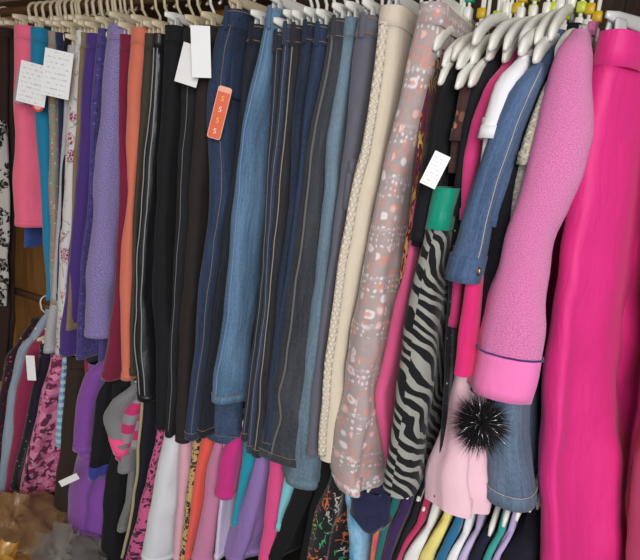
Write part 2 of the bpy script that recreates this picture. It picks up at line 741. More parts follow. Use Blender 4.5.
# tags and stickers that hang on single garments
def tags_teal(t, g, xn, T):
    put_card(t, 'price_tag', 33, 84, .083, .115, 1.035, -.17, CARD, .55)
    o, p, a, b, n = put_card(t, 'backing_card', 21, 86, .03, .10, 1.05, -.18, plain('dull grey card', (150, 148, 150), .05, wrinkle=0, weave=0), .55)
    p = at(38, 106, 1.045)
    r = Vector((.85, .52, 0)); f = Vector((.52, -.85, 0))
    m = MB()
    pts = [p + r * (.017 * math.cos(k * .3927)) + Vector((0, 0, .017 * math.sin(k * .3927))) for k in range(16)]
    m.v = [q + f * .001 for q in pts] + [q - f * .001 for q in pts]
    m.face(range(16)); m.face(range(31, 15, -1))
    for k in range(16):
        m.face((k, k + 16, (k + 1) % 16 + 16, (k + 1) % 16))
    m.build('round_sticker', hardmat('red sticker paper', (205, 60, 45), .5), t, False)
    m = MB()
    c = sum(pts, Vector()) / 16
    pts = [c + (q - c) * .62 for q in pts]
    m.v = [q + f * .0018 for q in pts] + [q + f * .0008 for q in pts]
    m.face(range(16)); m.face(range(31, 15, -1))
    for k in range(16):
        m.face((k, k + 16, (k + 1) % 16 + 16, (k + 1) % 16))
    m.build('sticker_centre', hardmat('pale sticker paper', (226, 170, 160), .5), t, False)


def tags_navydot(t, g, xn, T):
    put_card(t, 'price_tag', 57, 74, .078, .125, 1.03, -.13, CARD, .55)


def tags_charcoal(t, g, xn, T):
    put_card(t, 'price_tag', 190, 65, .054, .092, 1.045, -.22, hardmat('white card', (232, 230, 228), .55), .5)
    put_card(t, 'printed_mark', 187.5, 74, .016, .006, 1.043, -.9, hardmat('magenta print', (170, 40, 80), .5), .5)
    put_card(t, 'printed_mark', 184.5, 62, .004, .03, 1.043, -.35, hardmat('grey print', (110, 110, 118), .5), .5)
    put_card(t, 'folded_card', 201, 52, .044, .112, 1.035, .06, BLANK, .62, .1)


def sticker_jeans(t, g, xn, T):
    Y = 1.058
    p = at(219.5, 113, Y)
    r = Vector((.88, .47, 0)); f = r.cross(Vector((0, 0, 1)))
    tl = -.20
    up = Vector((0, 0, 1))
    a = r * math.cos(tl) + up * math.sin(tl)
    b = up * math.cos(tl) - r * math.sin(tl)
    orange, pale = hardmat('orange sticker film', (222, 92, 48), .45), hardmat('pale sticker edge', (240, 170, 140), .45)
    ink = hardmat('yellow sticker print', (245, 190, 90), .45)
    wht = hardmat('white sticker print', (250, 225, 205), .45)

    def plate(name, cx, cz, hw, hh, depth, mat, rad=.006):
        m = MB()
        pts = []
        for (sx, sz, a0) in ((1, 1, 0), (-1, 1, 90), (-1, -1, 180), (1, -1, 270)):
            for k in range(4):
                an = math.radians(a0 + k * 30)
                pts.append(p + a * (cx + sx * (hw - rad) + rad * math.cos(an)) + b * (cz + sz * (hh - rad) + rad * math.sin(an)) + f * depth)
        n = len(pts)
        m.v = pts + [q - f * .0012 for q in pts]
        m.face(range(n)); m.face(range(2 * n - 1, n - 1, -1))
        for k in range(n):
            m.face((k, k + n, (k + 1) % n + n, (k + 1) % n))
        return m.build(name, mat, t, False)
    plate('size_strip_edge', 0, 0, .0165, .061, .0012, pale)
    plate('size_strip', 0, -.004, .0145, .055, .0022, orange, .005)
    plate('size_strip_header', 0, .053, .0135, .005, .0026, pale, .003)
    # a repeated two-stroke size figure down the strip
    for k in range(4):
        cz = .034 - k * .0255
        cu = bpy.data.curves.new('figure', 'FONT')
        cu.body = '5'
        cu.size = .017
        cu.align_x = 'CENTER'
        cu.extrude = .0003
        tmp = bpy.data.objects.new('tmp', cu)
        me = bpy.data.meshes.new_from_object(tmp)
        bpy.data.objects.remove(tmp)
        M = Matrix((a, b, f)).transposed().to_4x4()
        root = t.location
        me.transform(M)
        me.transform(Matrix.Translation(p + b * (cz - .006) + f * .003 - root))
        me.materials.clear()
        me.materials.append(ink if k % 2 == 0 else wht)
        o = bpy.data.objects.new('printed_figure', me)
        COL.objects.link(o)
        o.parent = t


def tag_black(t, g, xn, T):
    put_card(t, 'price_tag', 435, 170, .030, .062, .985, -.35, CARD, .35, .0)


def waist_teal(t, g, xn, T):
    pass


BLK = plain('black cotton', (26, 26, 29), .25)
BLK2 = plain('charcoal black twill', (34, 33, 36), .25)
SATIN = plain('black satin', (22, 22, 26), .2, rough=.38, sheen=.05, spec=.5, weave=.05, wrinkle=.5)

G1 = 'leggings and soft trousers at the far end of the upper rail'
G2 = 'black trousers on the upper rail'
G3 = 'jeans on the upper rail'
G4 = 'patterned and pale clothes on the upper rail'
G5 = 'tops on shouldered hangers on the upper rail'

U('scarf', 'scarf', leopard('grey leopard print', (190, 186, 178), (30, 28, 28), (120, 112, 104), 30), [(120, -9, 7), (150, -8, 8), (300, -7, 8)], 'grey leopard scarf',
  'grey and black leopard print scarf at the far left end of the upper rail', kind='skirt', T=.05, w=.05, wh=.05, Y=1.20, free=True, hang=False)
U('trousers', 'trousers', plain('dark brown wool', (52, 36, 34), .2), [(28, 0, 10), (150, 1, 11), (300, 1, 11), (376, 0, 10)], 'dark brown trousers',
  'long dark brown trousers between the leopard scarf and the short bright pink leggings', Y=1.235, w=.05, wh=.05)
U('leggings', 'leggings', plain('bright pink jersey', (236, 105, 135), .08), [(25, 9), (100, 9), (225, 11)], 'short pink leggings',
  'short bright pink leggings ending above the bare wooden wall boards', T=.075, fx=.0, dfar=-.02, group=G1)
U('leggings', 'leggings', plain('royal blue jersey', (50, 74, 140), .1), [(27, 24), (150, 24), (247, 23)], 'royal blue cropped leggings',
  'royal blue cropped leggings showing just below the pink pair, before the teal pair', T=.02, Y=1.14, w=.14, free=True, hang=False, group=G1)
U('leggings', 'leggings', plain('teal jersey', (28, 122, 160), .1), [(27, 27), (70, 27), (140, 33), (210, 39), (300, 46)], 'teal blue leggings',
  'plain teal blue leggings with a large printed white tag and red sticker', T=.05, extra=tags_teal, group=G1)
U('leggings', 'leggings', dots('sage floral jersey', (140, 138, 122), [(205, 90, 110), (196, 110, 120), (110, 140, 110), (180, 176, 160)], 105, .42), [(31, 46), (140, 47), (240, 48), (304, 49)], 'sage floral leggings',
  'sage grey leggings with tiny pink flowers, beside the teal pair', T=.028, group=G1)
U('leggings', 'leggings', dots('navy dotted jersey', (34, 40, 74), [(150, 150, 170), (80, 90, 140)], 90, .2), [(32, 54), (100, 57), (300, 56)], 'navy dotted leggings',
  'navy leggings with small pale dots behind the second big white tag', T=.02, extra=tags_navydot, group=G1)
U('leggings', 'leggings', BLK, [(32, 63), (100, 61), (300, 59)], 'thin black leggings', 'thin black leggings whose waist shows just above the second big white tag', T=.016, group=G1)
U('leggings', 'leggings', heather('pale grey marl', (150, 148, 150), (188, 186, 190)), [(45, 66), (95, 63), (250, 55), (352, 42)], 'pale grey leggings',
  'pale grey marl leggings with a wide hem beside the white flowered pair', T=.03, group=G1)
U('leggings', 'leggings', flowers('white floral jersey', (206, 202, 198), (150, 46, 92), (110, 120, 130), 17), [(30, 75), (95, 67), (160, 63), (250, 57), (354, 53)], 'white flowered leggings',
  'white leggings printed with large magenta flowers', T=.045, group=G1)
U('trousers', 'trousers', plain('olive tan cotton', (132, 110, 84), .12), [(32, 80), (100, 76), (200, 71), (330, 66)], 'olive tan trousers',
  'narrow olive tan trousers squeezed between the white flowered and dark purple leggings', T=.018, group=G1)
U('leggings', 'leggings', plain('deep purple jersey', (70, 46, 116), .12), [(33, 83), (100, 78), (200, 71), (280, 63), (354, 57)], 'deep purple leggings',
  'plain deep purple leggings beside the white flowered pair', T=.05, group=G1)
U('leggings', 'leggings', dots('violet speckled jersey', (72, 62, 122), [(52, 42, 92), (100, 90, 150)], 120, .4), [(28, 96), (100, 90), (180, 89), (280, 79), (359, 75)], 'violet speckled leggings',
  'violet blue speckled leggings just left of the lavender pair', T=.035, group=G1)
U('leggings', 'leggings', heather('lavender marl', (104, 92, 142), (156, 142, 192), 330), [(24, 103), (60, 99), (110, 95), (180, 90), (230, 86), (280, 81), (335, 80)], 'lavender leggings',
  'pale lavender heathered leggings, the widest pair on the left', T=.075, fold=.2, group=G1)
U('trousers', 'trousers', plain('moss black cotton', (48, 50, 46), .15), [(32, 108), (200, 100), (300, 88), (361, 86)], 'moss black trousers',
  'moss black trousers showing only a short hem beneath the lavender leggings', T=.02, Y=1.13, w=.2, free=True, hang=False, group=G1)
U('trousers', 'trousers', plain('violet blue cotton', (76, 66, 128), .15), [(33, 113), (200, 108), (300, 99), (361, 97)], 'violet blue trousers',
  'violet blue trousers showing a small hem between lavender and maroon pairs', T=.016, Y=1.13, w=.2, free=True, hang=False, group=G1)
U('trousers', 'trousers', plain('maroon jersey', (120, 26, 56), .14), [(34, 117), (140, 118), (250, 115), (300, 112), (340, 105), (378, 97)], 'maroon trousers',
  'maroon trousers flaring out at the hem beside the salmon pair', T=.06, dfar=-.01, group=G1)
U('trousers', 'trousers', plain('salmon corduroy', (212, 116, 92), .08), [(27, 128), (100, 123), (140, 122), (190, 127), (250, 118), (320, 118), (379, 118)], 'salmon trousers',
  'salmon orange soft trousers between the maroon and the black pairs', T=.05, group=G1)
U('trousers', 'trousers', plain('dark olive twill', (66, 60, 50), .2), [(33, 143), (100, 139), (200, 133), (375, 128)], 'dark olive trousers',
  'narrow dark olive trousers just right of the salmon pair', T=.03, group=G2)
U('trousers', 'trousers', SATIN, [(33, 151), (100, 147), (150, 140), (250, 131), (330, 129), (399, 134)], 'black satin trousers',
  'shiny black satin trousers with white side piping', T=.055, seam=(plain('white piping', (150, 150, 150), .1, wrinkle=0), [0, 2], .0016), group=G2, hmat=CREAM)
U('trousers', 'trousers', BLK, [(25, 161), (100, 158), (200, 152), (300, 150), (428, 155)], 'plain black trousers',
  'plain black trousers between the shiny satin pair and the tagged charcoal pair', T=.05, group=G2, hmat=WHITE)
U('trousers', 'trousers', BLK2, [(28, 181), (80, 179), (150, 176), (280, 171), (380, 165), (436, 163)], 'charcoal trousers with tags',
  'charcoal black trousers carrying two blank white hang tags near the waist', T=.05, extra=tags_charcoal, group=G2, seam=(GREYT, 1, .0009))
U('trousers', 'trousers', plain('brown black cotton', (44, 38, 36), .2), [(25, 198), (100, 193), (200, 185), (320, 178), (440, 172)], 'brown black trousers',
  'brown black trousers just left of the jeans with the orange size strip', T=.04, group=G2)
U('jeans', 'jeans', denim('dark indigo denim', (26, 35, 52), (58, 76, 108), .35), [(9, 221), (30, 213), (50, 208), (100, 203), (200, 204), (260, 198), (330, 192), (400, 186), (438, 183)], 'indigo jeans with orange strip',
  'dark indigo jeans with an orange size strip stuck on the thigh', T=.055, Y=1.07, loops=True, extra=sticker_jeans, seam=(TAN, 2, .0007), group=G3, hmat=CREAM)
U('jeans', 'jeans', denim('ink black denim', (19, 20, 27), (44, 47, 59), .3), [(24, 248), (60, 243), (120, 238), (250, 220), (340, 209), (436, 196)], 'ink black jeans',
  'ink black jeans squeezed between the orange strip pair and the mid blue pair', T=.04, loops=True, group=G3, hmat=WHITE)
U('jeans', 'jeans', denim('dusk blue denim', (40, 50, 72), (76, 94, 124), .45), [(34, 262, 274), (100, 256, 268), (250, 238, 250), (340, 224, 240), (398, 213, 234), (430, 207, 236)], 'dusk blue jeans',
  'dusk blue jeans whose frayed hem shows just below the mid blue pair', Y=1.12, w=.24, wh=.22, free=True, loops=True, stitch=GREYT, hang=False, group=G3)
U('jeans', 'jeans', denim('mid blue denim', (56, 82, 112), (108, 140, 170), .5), [(10, 268, 282), (40, 262, 276), (90, 251, 268), (140, 241, 258), (200, 235, 252), (260, 230, 247), (320, 223, 241), (398, 212, 229)], 'mid blue jeans',
  'mid blue jeans, the brightest blue pair, with a frayed stitched hem', T=.055, loops=True, seam=(plain('blue seam', (110, 140, 180), .1, wrinkle=0), 0, .002), dfar=-.035, group=G3, hmat=WHITE)
U('jeans', 'jeans', denim('slate black denim', (25, 28, 35), (60, 64, 74), .35), [(32, 272), (100, 269), (200, 265), (300, 257), (380, 246), (440, 240)], 'slate black jeans',
  'slate black jeans directly right of the mid blue pair', T=.045, loops=True, seam=(GREYT, 1, .0008), group=G3, hmat=WHITE)
U('jeans', 'jeans', denim('washed navy denim', (32, 39, 55), (69, 81, 104), .4), [(24, 283), (100, 277), (200, 268), (300, 262), (380, 253), (452, 246)], 'washed navy jeans',
  'washed navy jeans, second pair to the right of the mid blue pair', T=.03, loops=True, seam=(GREYT, 1, .0008), group=G3, hmat=WHITE)
U('jeans', 'jeans', denim('charcoal denim', (27, 28, 32), (61, 62, 68), .4), [(25, 290), (100, 284), (200, 274), (300, 266), (380, 258), (456, 252)], 'charcoal studded jeans',
  'charcoal jeans with worn pale marks on the hip and a ridged outer seam', T=.035, loops=True, seam=(plain('worn pale seam', (150, 140, 125), .2, wrinkle=0), 0, .0014), group=G3, hmat=WHITE)
U('jeans', 'jeans', denim('deep navy denim', (24, 31, 44), (50, 62, 84), .35), [(22, 301), (100, 293), (200, 287), (300, 275), (450, 262)], 'deep navy jeans',
  'deep navy jeans, left of the two matching bright navy pairs', T=.03, loops=True, group=G3, hmat=WHITE)
U('jeans', 'jeans', denim('bright navy denim', (27, 36, 54), (56, 72, 100), .35), [(24, 313), (100, 304), (200, 295), (300, 281), (450, 266)], 'bright navy jeans',
  'bright navy jeans, right of the two matching pairs and beside the broad grey black pair', T=.03, loops=True, group=G3, hmat=WHITE)
U('jeans', 'jeans', denim('grey black denim', (37, 39, 44), (75, 78, 85), .45), [(20, 330, 346), (60, 325, 343), (140, 309, 329), (200, 300, 324), (280, 289, 321), (340, 277, 320), (400, 265, 322), (438, 258, 326)], 'broad grey black jeans',
  'broad grey black jeans with a pale ridged side seam flaring to the hem', T=.07, loops=True, fold=.22, seam=(plain('pale charcoal seam', (104, 102, 100), .2, wrinkle=0), 0, .0028), dfar=-.06, wh=.36, group=G3, hmat=WHITE)
U('jeans', 'jeans', denim('pale teal denim', (74, 95, 110), (124, 146, 160), .4), [(18, 344, 356), (60, 340, 350), (140, 327, 340), (200, 324, 336), (300, 312, 326), (400, 298, 320), (474, 286, 320)], 'pale teal jeans',
  'faded pale teal jeans showing as a thin strip left of the grey cargo pair', T=.03, Y=1.09, free=True, group=G3, hmat=WHITE)
U('trousers', 'trousers', plain('steel grey cotton', (98, 98, 110), .12), [(15, 356), (60, 349), (140, 343), (200, 336), (260, 328), (330, 318), (455, 304)], 'grey cargo trousers',
  'steel grey cargo trousers with a flapped thigh pocket, left of the cream trousers', T=.055, loops=True, pocket=1.40, group=G4, hmat=WHITE)
U('trousers', 'trousers', plain('cream cotton', (214, 202, 182), .06), [(5, 377), (60, 371), (100, 365), (140, 359), (200, 346), (280, 333), (350, 323), (400, 319), (459, 316)], 'cream trousers',
  'long cream trousers with a braided cable strip down the outer edge', T=.05, fold=.2, seam=(cable('cream cable knit', (226, 214, 194)), 0, .0105), group=G4, hmat=WHITE, hem=False)
U('trousers', 'trousers', folk('taupe folk print', (176, 160, 158), (236, 230, 232), (236, 144, 124)), [(2, 416), (60, 403), (140, 386), (200, 372), (280, 355), (350, 344), (420, 337), (470, 330), (490, 335)], 'folk print trousers',
  'wide floaty taupe trousers printed with white dots and coral rosettes', T=.10, fold=.3, kf=6, dfar=.0, tmin=.05, group=G4, hmat=WHITE, Y=1.06)
U('skirt', 'skirt', paisley('maroon paisley print', (112, 30, 44), (206, 164, 84), (70, 40, 80)), [(44, 428), (100, 420), (140, 415), (200, 406), (280, 394), (312, 392)], 'maroon paisley skirt',
  'maroon and gold paisley skirt right beside the folk print trousers', kind='skirt', T=.035, group=G4, hmat=WHITE)
U('dress', 'dress', plain('candy pink jersey', (226, 92, 142), .08), [(190, 413), (260, 405), (310, 391), (370, 380), (400, 373), (476, 386)], 'candy pink dress',
  'candy pink dress with a pointed hem showing left of the zebra skirt', kind='top', T=.03, group=G5, sl=.12, drop=.09, zhem=.95, taper=.3, hang=False)
U('top', 'top', plain('black jersey', (22, 22, 26), .2), [(62, 446), (100, 437), (140, 428), (195, 415), (240, 408)], 'black top with tag',
  'plain black top with a large printed white tag, above the zebra skirt', kind='top', T=.05, extra=tag_black, zhem=1.30, lift=.02, sl=.16, group=G5, Y=1.04)
U('skirt', 'skirt', zebra('zebra print cotton', (24, 24, 26), (152, 152, 145)), [(186, 431), (225, 424), (260, 416), (300, 405), (370, 396), (420, 390), (487, 382)], 'zebra skirt',
  'black and grey zebra striped skirt with a teal green waistband', kind='skirt', T=.06, fold=.18, w=.26, wh=.30, kf=5, Y=1.03, tmin=.045,
  wmat=plain('teal green satin', (0, 140, 112), .12, rough=.5, wrinkle=.8), bandh=.085, hmat=WHITE, hang=False, group=G4)
U('skirt', 'skirt', dots('black sequin mesh', (30, 26, 30), [(150, 140, 150), (70, 60, 70)], 110, .22), [(180, 455), (225, 452), (300, 447), (400, 444), (492, 436)], 'black sequin skirt',
  'black skirt sprinkled with tiny sequins, tight against the zebra skirt', kind='skirt', T=.03, w=.22, wh=.26, Y=1.08, group=G4, hmat=WHITE, hang=False)
U('top', 'top', dots('brown salmon print', (70, 44, 40), [(206, 120, 96), (120, 80, 66), (190, 150, 120)], 40, .4), [(66, 462), (100, 455), (140, 448)], 'brown salmon print top',
  'brown top with salmon print peeping out beneath the white hanger tips', kind='top', T=.035, zhem=1.45, group=G5, lift=.02, Y=1.06)
U('top', 'top', plain('ink jersey', (28, 28, 34), .2), [(62, 477), (100, 468), (150, 458), (215, 448)], 'ink black top',
  'ink black top hanging left of the magenta cardigan', kind='top', T=.035, zhem=1.30, group=G5, lift=.02, Y=1.06, marker=AMBER)
U('cardigan', 'cardigan', plain('magenta knit', (222, 66, 132), .1), [(64, 492), (90, 482), (120, 471), (160, 463), (220, 458)], 'magenta cardigan',
  'magenta knit cardigan between the ink black top and the white tee', kind='top', T=.03, zhem=1.15, group=G5, lift=.02, Y=1.05, marker=LIME)
U('t_shirt', 't-shirt', plain('white cotton', (232, 230, 234), .04), [(58, 508, 528), (80, 495, 517), (100, 487, 508), (138, 477, 496)], 'white t-shirt',
  'white short sleeved t-shirt left of the denim jacket', kind='top', T=.045, bthin=.6, zhem=1.3, sl=.13, taper=.05, group=G5, lift=.02, Y=1.0, marker=LIME)
U('dress', 'dress', plain('fuchsia jersey', (214, 40, 112), .1), [(210, 470, 482), (285, 464, 479), (330, 459, 474), (372, 455, 470)], 'fuchsia tunic',
  'fuchsia tunic showing below the denim sleeve, above the pale pink dress', kind='skirt', T=.05, w=.24, wh=.26, group=G5, Y=1.02, hang=False)
U('dress', 'dress', plain('pale pink voile', (240, 196, 208), .05, rough=.75), [(330, 466, 480), (370, 456, 478), (410, 449, 478), (450, 443, 480), (496, 437, 482)], 'pale pink dress',
  'pale pink ruffled dress hem hanging under the black fur pompom', kind='skirt', T=.09, w=.20, wh=.24, kf=16, fold=.3, wav=.004, group=G5, Y=1.06, hang=False)
U('denim_jacket', 'jacket', denim('jacket blue denim', (46, 64, 96), (92, 116, 152), .5), [(66, 521, 545), (90, 508, 535), (130, 490, 518), (190, 471, 499), (230, 460, 490), (262, 449, 484), (278, 446, 481)], 'denim jacket',
  'blue denim jacket with a buttoned cuff and pale stitched seams', kind='top', T=.055, tmin=.045, sl=.12, zhem=1.36, group=G5, lift=.02, Y=1.0, cuffh=.05, seam=(plain('pale tan thread', (190, 176, 150), .1, wrinkle=0), 2, .0008), button=True, marker=LIME, cuffoff=.003, fold=.2)
U('top', 'top', plain('midnight jersey', (20, 18, 24), .2), [(62, 541), (100, 524), (140, 509), (200, 494), (300, 480), (392, 470)], 'midnight top',
  'midnight black long sleeved top between the denim jacket and the beige knit', kind='top', T=.05, tmin=.04, sl=.14, zhem=1.12, group=G5, lift=.02, Y=1.04, marker=LIME)
U('jeans', 'jeans', denim('blue short denim', (62, 79, 102), (113, 132, 154), .5), [(200, 512, 530), (380, 494, 526), (420, 488, 528), (494, 486, 532)], 'cropped blue jeans',
  'cropped blue jeans whose wide stitched hem shows beneath the pink fleece cuff', T=.07, tmin=.06, loops=True, stitch=plain('pale tan thread', (190, 176, 150), .1, wrinkle=0), w=.24, wh=.24, hemh=.03, fold=.1, group=G3, Y=1.08, hang=False, free=True)
U('jumper', 'jumper', cable('beige cable knit', (196, 188, 168)), [(62, 552), (90, 540), (120, 528), (164, 514)], 'beige jumper',
  'beige knitted jumper with a short sleeve left of the pink fleece', kind='top', T=.04, tmin=.03, zhem=1.2, group=G5, lift=.02, Y=1.02, marker=AMBER)
U('fleece_jacket', 'jacket', fleece('bubblegum fleece', (220, 84, 158), (255, 158, 214)), [(32, 561, 592), (50, 555, 590), (80, 545, 588), (110, 535, 588), (140, 525, 588), (165, 518, 585), (200, 511, 570), (230, 504, 556), (260, 496, 550), (290, 487, 548), (328, 479, 545), (360, 474, 537), (386, 470, 528)], 'pink fleece jacket',
  'bubblegum pink fleece jacket with a long sleeve and purple stitched cuff', kind='top', T=.108, tmin=.1, sl=.11, taper=.05, zhem=1.2, group=G5, Y=1.0, lift=.0, bthin=.35, wb=.26, cuffh=.085, cuffseam=PURT, cuffoff=.0008,
  cuffmat=plain('pink rib cuff', (240, 124, 186), .05), fold=.24, marker=AMBER, se=.8, drop=.045)
U('trousers', 'trousers', plain('hot pink nylon', (226, 46, 132), .05, rough=.6, sheen=.1, spec=.35, wrinkle=.4), [(30, 592), (100, 574), (200, 560), (350, 542), (420, 537), (560, 535), (640, 535)], 'hot pink trousers',
  'hot pink nylon trousers with an elastic waist, the nearest at the right end', T=.05, Y=1.12, w=.36, wh=.57, phi=28, fold=.45, bandh=.06, kf=4, near=(.97, .56), back=.022, clipw=.016, hmat=CLEAR, hlabel='clear plastic clip hanger holding the hot pink trousers at the right end', marker=GREEN)
U('trousers', 'trousers', plain('dusky pink cotton', (176, 60, 100), .1), [(60, 664), (300, 650), (430, 640), (470, 629), (640, 621)], 'dusky pink trousers',
  'dusky pink trousers glimpsed at the lower right edge behind the hot pink pair', T=.05, Y=1.19, w=.12, hmat=WHITE, phi=0, free=True)

# ------------------------------------------------------------------ lower rail
H1 = 'clothes at the far end of the lower rail'
H2 = 'trousers and leggings on the lower rail'
H3 = 'tops on shouldered hangers on the lower rail'
W('top', 'top', dots('pink dotted black', (44, 24, 34), [(170, 70, 100), (120, 40, 70)], 60, .3), [(348, 4), (400, -4), (470, -12)], 'dotted black top',
  'black top with pink dots at the left edge, beside the pale blue jacket', kind='top', T=.04, zhem=.22, group=H1)
W('denim_jacket', 'jacket', denim('pale blue chambray', (128, 144, 163), (167, 182, 196), .4), [(338, 18), (360, 13), (400, 5), (460, -1), (490, -3)], 'pale blue jacket',
  'pale blue denim jacket beside the raspberry jacket on the left', kind='top', T=.045, zhem=.2, group=H1)
W('jacket', 'jacket', plain('raspberry cotton', (148, 40, 80), .1), [(338, 27), (360, 21), (392, 13), (440, 9), (492, 3)], 'raspberry jacket',
  'raspberry red jacket hanging left of the pink camouflage trousers', kind='top', T=.06, zhem=.18, sl=.14, group=H1,
  extra=lambda t, g, xn, T: put_card(t, 'price_tag', 31, 368, .03, .09, 1.09, .05, BLANK, .5))
W('trousers', 'trousers', dots('black white dot', (28, 26, 34), [(150, 140, 150)], 70, .22), [(350, 38), (420, 24), (488, 9)], 'dotted black trousers',
  'black trousers with rows of white dots left of the pink camouflage pair', T=.03, group=H1)
W('trousers', 'trousers', plain('dark plum', (40, 28, 52), .2), [(345, 44), (400, 33), (480, 26)], 'dark plum trousers',
  'dark plum trousers half hidden behind the pink camouflage pair', T=.02, group=H1)
W('trousers', 'trousers', camo('pink camouflage', (206, 106, 148), (110, 32, 68), (228, 140, 176)), [(352, 48), (400, 36), (450, 25), (494, 16)], 'pink camouflage trousers',
  'pink and maroon camouflage trousers hanging above the bags', T=.07, tmin=.05, group=H1)
W('shirt', 'shirt', check('blue white gingham', (206, 218, 226), (70, 140, 180), (150, 190, 214), .03), [(352, 62), (400, 55), (447, 50)], 'blue gingham shirt',
  'blue and white gingham shirt edge between camouflage and brown trousers', kind='skirt', T=.03, w=.2, group=H1)
W('trousers', 'trousers', plain('dark brown cord', (54, 42, 36), .15), [(360, 63), (400, 60), (450, 56), (511, 48)], 'dark brown cord trousers',
  'dark brown cord trousers left of the purple jacket, hem above the bags', T=.07, tmin=.06, group=H1)
W('jacket', 'jacket', plain('violet nylon', (132, 74, 160), .08, rough=.7, wrinkle=.6), [(362, 88), (380, 78), (400, 72), (430, 69), (448, 68)], 'violet jacket',
  'crumpled violet jacket with a puffy sleeve beneath the lavender leggings', kind='top', T=.075, tmin=.06, sl=.10, zhem=.40, group=H1, fold=.35, Y=1.10,
  extra=lambda t, g, xn, T: put_card(t, 'price_tag', 69, 480, .022, .075, 1.06, -1.0, BLANK, .4))
W('trousers', 'trousers', plain('raspberry jersey', (160, 44, 76), .1), [(400, 86, 92), (447, 73, 81), (500, 73, 79), (520, 75, 80)], 'raspberry leggings',
  'raspberry leggings showing below the crumpled violet jacket', T=.04, Y=1.18, w=.2, wh=.16, free=True, hang=False, group=H2)
W('skirt', 'skirt', check('red tartan', (196, 54, 44), (160, 30, 40), (226, 150, 120), .022), [(420, 90, 96), (490, 84, 97), (530, 74, 98), (545, 71, 98), (585, 70, 98)], 'red tartan skirt',
  'red tartan skirt at the bottom edge below the violet leggings', kind='skirt', T=.07, w=.2, group=H2, Y=1.25, free=True, hang=False)
W('leggings', 'leggings', plain('violet jersey', (140, 80, 170), .08), [(420, 90, 100), (460, 82, 100), (500, 77, 100), (541, 74, 98)], 'violet leggings',
  'violet leggings hanging in front of the red tartan skirt', T=.065, group=H2, Y=1.15, w=.2, wh=.16, free=True, hang=False)
W('top', 'top', plain('black fleece', (28, 26, 30), .2), [(380, 97), (400, 93), (440, 89), (478, 86)], 'black cropped top',
  'black cropped top right of the crumpled violet jacket', kind='top', T=.055, zhem=.45, group=H3, bmat=BLK, Y=1.13, cuffmat=plain('royal blue rib', (60, 60, 150), .1), cuffh=.05)
W('trousers', 'trousers', BLK, [(440, 108), (480, 101), (520, 98), (580, 96)], 'black lounge trousers',
  'black lounge trousers reaching the floor right of the violet leggings', T=.075, tmin=.06, group=H2)
W('hooded_top', 'hooded top', heather('grey marl jersey', (110, 108, 110), (146, 144, 146)), [(388, 122, 133), (400, 113, 126), (415, 105, 119), (440, 111, 122), (452, 115, 123)], 'grey hooded top',
  'grey marl hooded top with hot pink trim under the salmon trousers', kind='top', T=.045, tmin=.04, zhem=.42, group=H3, cuffmat=plain('hot pink rib', (250, 84, 140), .05), cuffh=.05, Y=1.10, sl=.09)
W('t_shirt', 't-shirt', check('magenta grey stripe', (200, 50, 110), (150, 146, 150), (200, 50, 110), .07, True, False), [(396, 128, 140), (425, 123, 135), (455, 118, 131)], 'striped tee',
  'magenta and grey broad striped t-shirt beside the grey hooded top', kind='top', T=.04, zhem=.5, group=H3, Y=1.12, free=True)
W('trousers', 'trousers', plain('grey jersey', (120, 120, 118), .1), [(440, 128), (500, 124), (530, 116)], 'grey jersey trousers',
  'grey jersey trousers right of the black lounge pair', T=.03, group=H2)
W('trousers', 'trousers', plain('navy black', (30, 30, 40), .15), [(400, 138), (450, 134), (500, 131), (560, 120)], 'navy black trousers',
  'navy black trousers with a pale tan side strip, left of the leopard pair', T=.05, tmin=.03, group=H2, seam=(plain('pale tan strip', (176, 160, 120), .1, wrinkle=0), 0, .005))
W('leggings', 'leggings', leopard('pink leopard jersey', (206, 92, 140), (50, 24, 44), (120, 44, 80), 60), [(435, 155), (470, 147), (500, 138), (560, 122)], 'pink leopard leggings',
  'pink leopard print leggings just left of the white trousers', T=.06, group=H2)
W('trousers', 'trousers', plain('white poplin', (226, 228, 232), .03), [(430, 161), (470, 153), (500, 146), (560, 139)], 'white trousers',
  'plain white trousers, the brightest below the black upper pairs', T=.07, group=H2)
W('trousers', 'trousers', plain('blush pink cotton', (226, 172, 186), .06), [(435, 179), (500, 176), (560, 172)], 'blush pink trousers',
  'blush pink trousers right beside the white trousers', T=.03, group=H2)
W('leggings', 'leggings', leopard('tan leopard jersey', (196, 164, 110), (40, 32, 26), (130, 96, 60), 60), [(435, 191), (500, 184), (560, 178)], 'tan leopard leggings',
  'tan leopard print leggings showing as a narrow strip beside the coral pair', T=.025, group=H2)
W('leggings', 'leggings', plain('coral jersey', (238, 96, 80), .06), [(440, 199), (500, 190), (560, 184)], 'coral leggings',
  'bright coral leggings between tan leopard and mauve pairs', T=.035, group=H2)
W('trousers', 'trousers', plain('mauve cotton', (204, 130, 166), .06), [(432, 215), (470, 203), (500, 198), (560, 188)], 'mauve trousers',
  'mauve pink trousers right of the coral leggings', T=.06, group=H2)
W('leggings', 'leggings', plain('lilac white cotton', (214, 200, 226), .06), [(450, 222), (500, 218), (560, 214)], 'lilac white leggings',
  'lilac white leggings showing under the magenta top', T=.03, group=H2)
W('top', 'top', plain('magenta jersey', (200, 50, 130), .08), [(434, 226, 241), (460, 219, 237), (491, 216, 233)], 'magenta top',
  'magenta top with a short sleeve under the stitched hem of mid blue jeans', kind='top', T=.05, zhem=.62, group=H3, Y=1.12)
W('leggings', 'leggings', plain('turquoise jersey', (30, 150, 170), .08), [(450, 241), (500, 235), (525, 231)], 'turquoise leggings',
  'turquoise leggings just left of the lavender satin trousers', T=.035, group=H2)
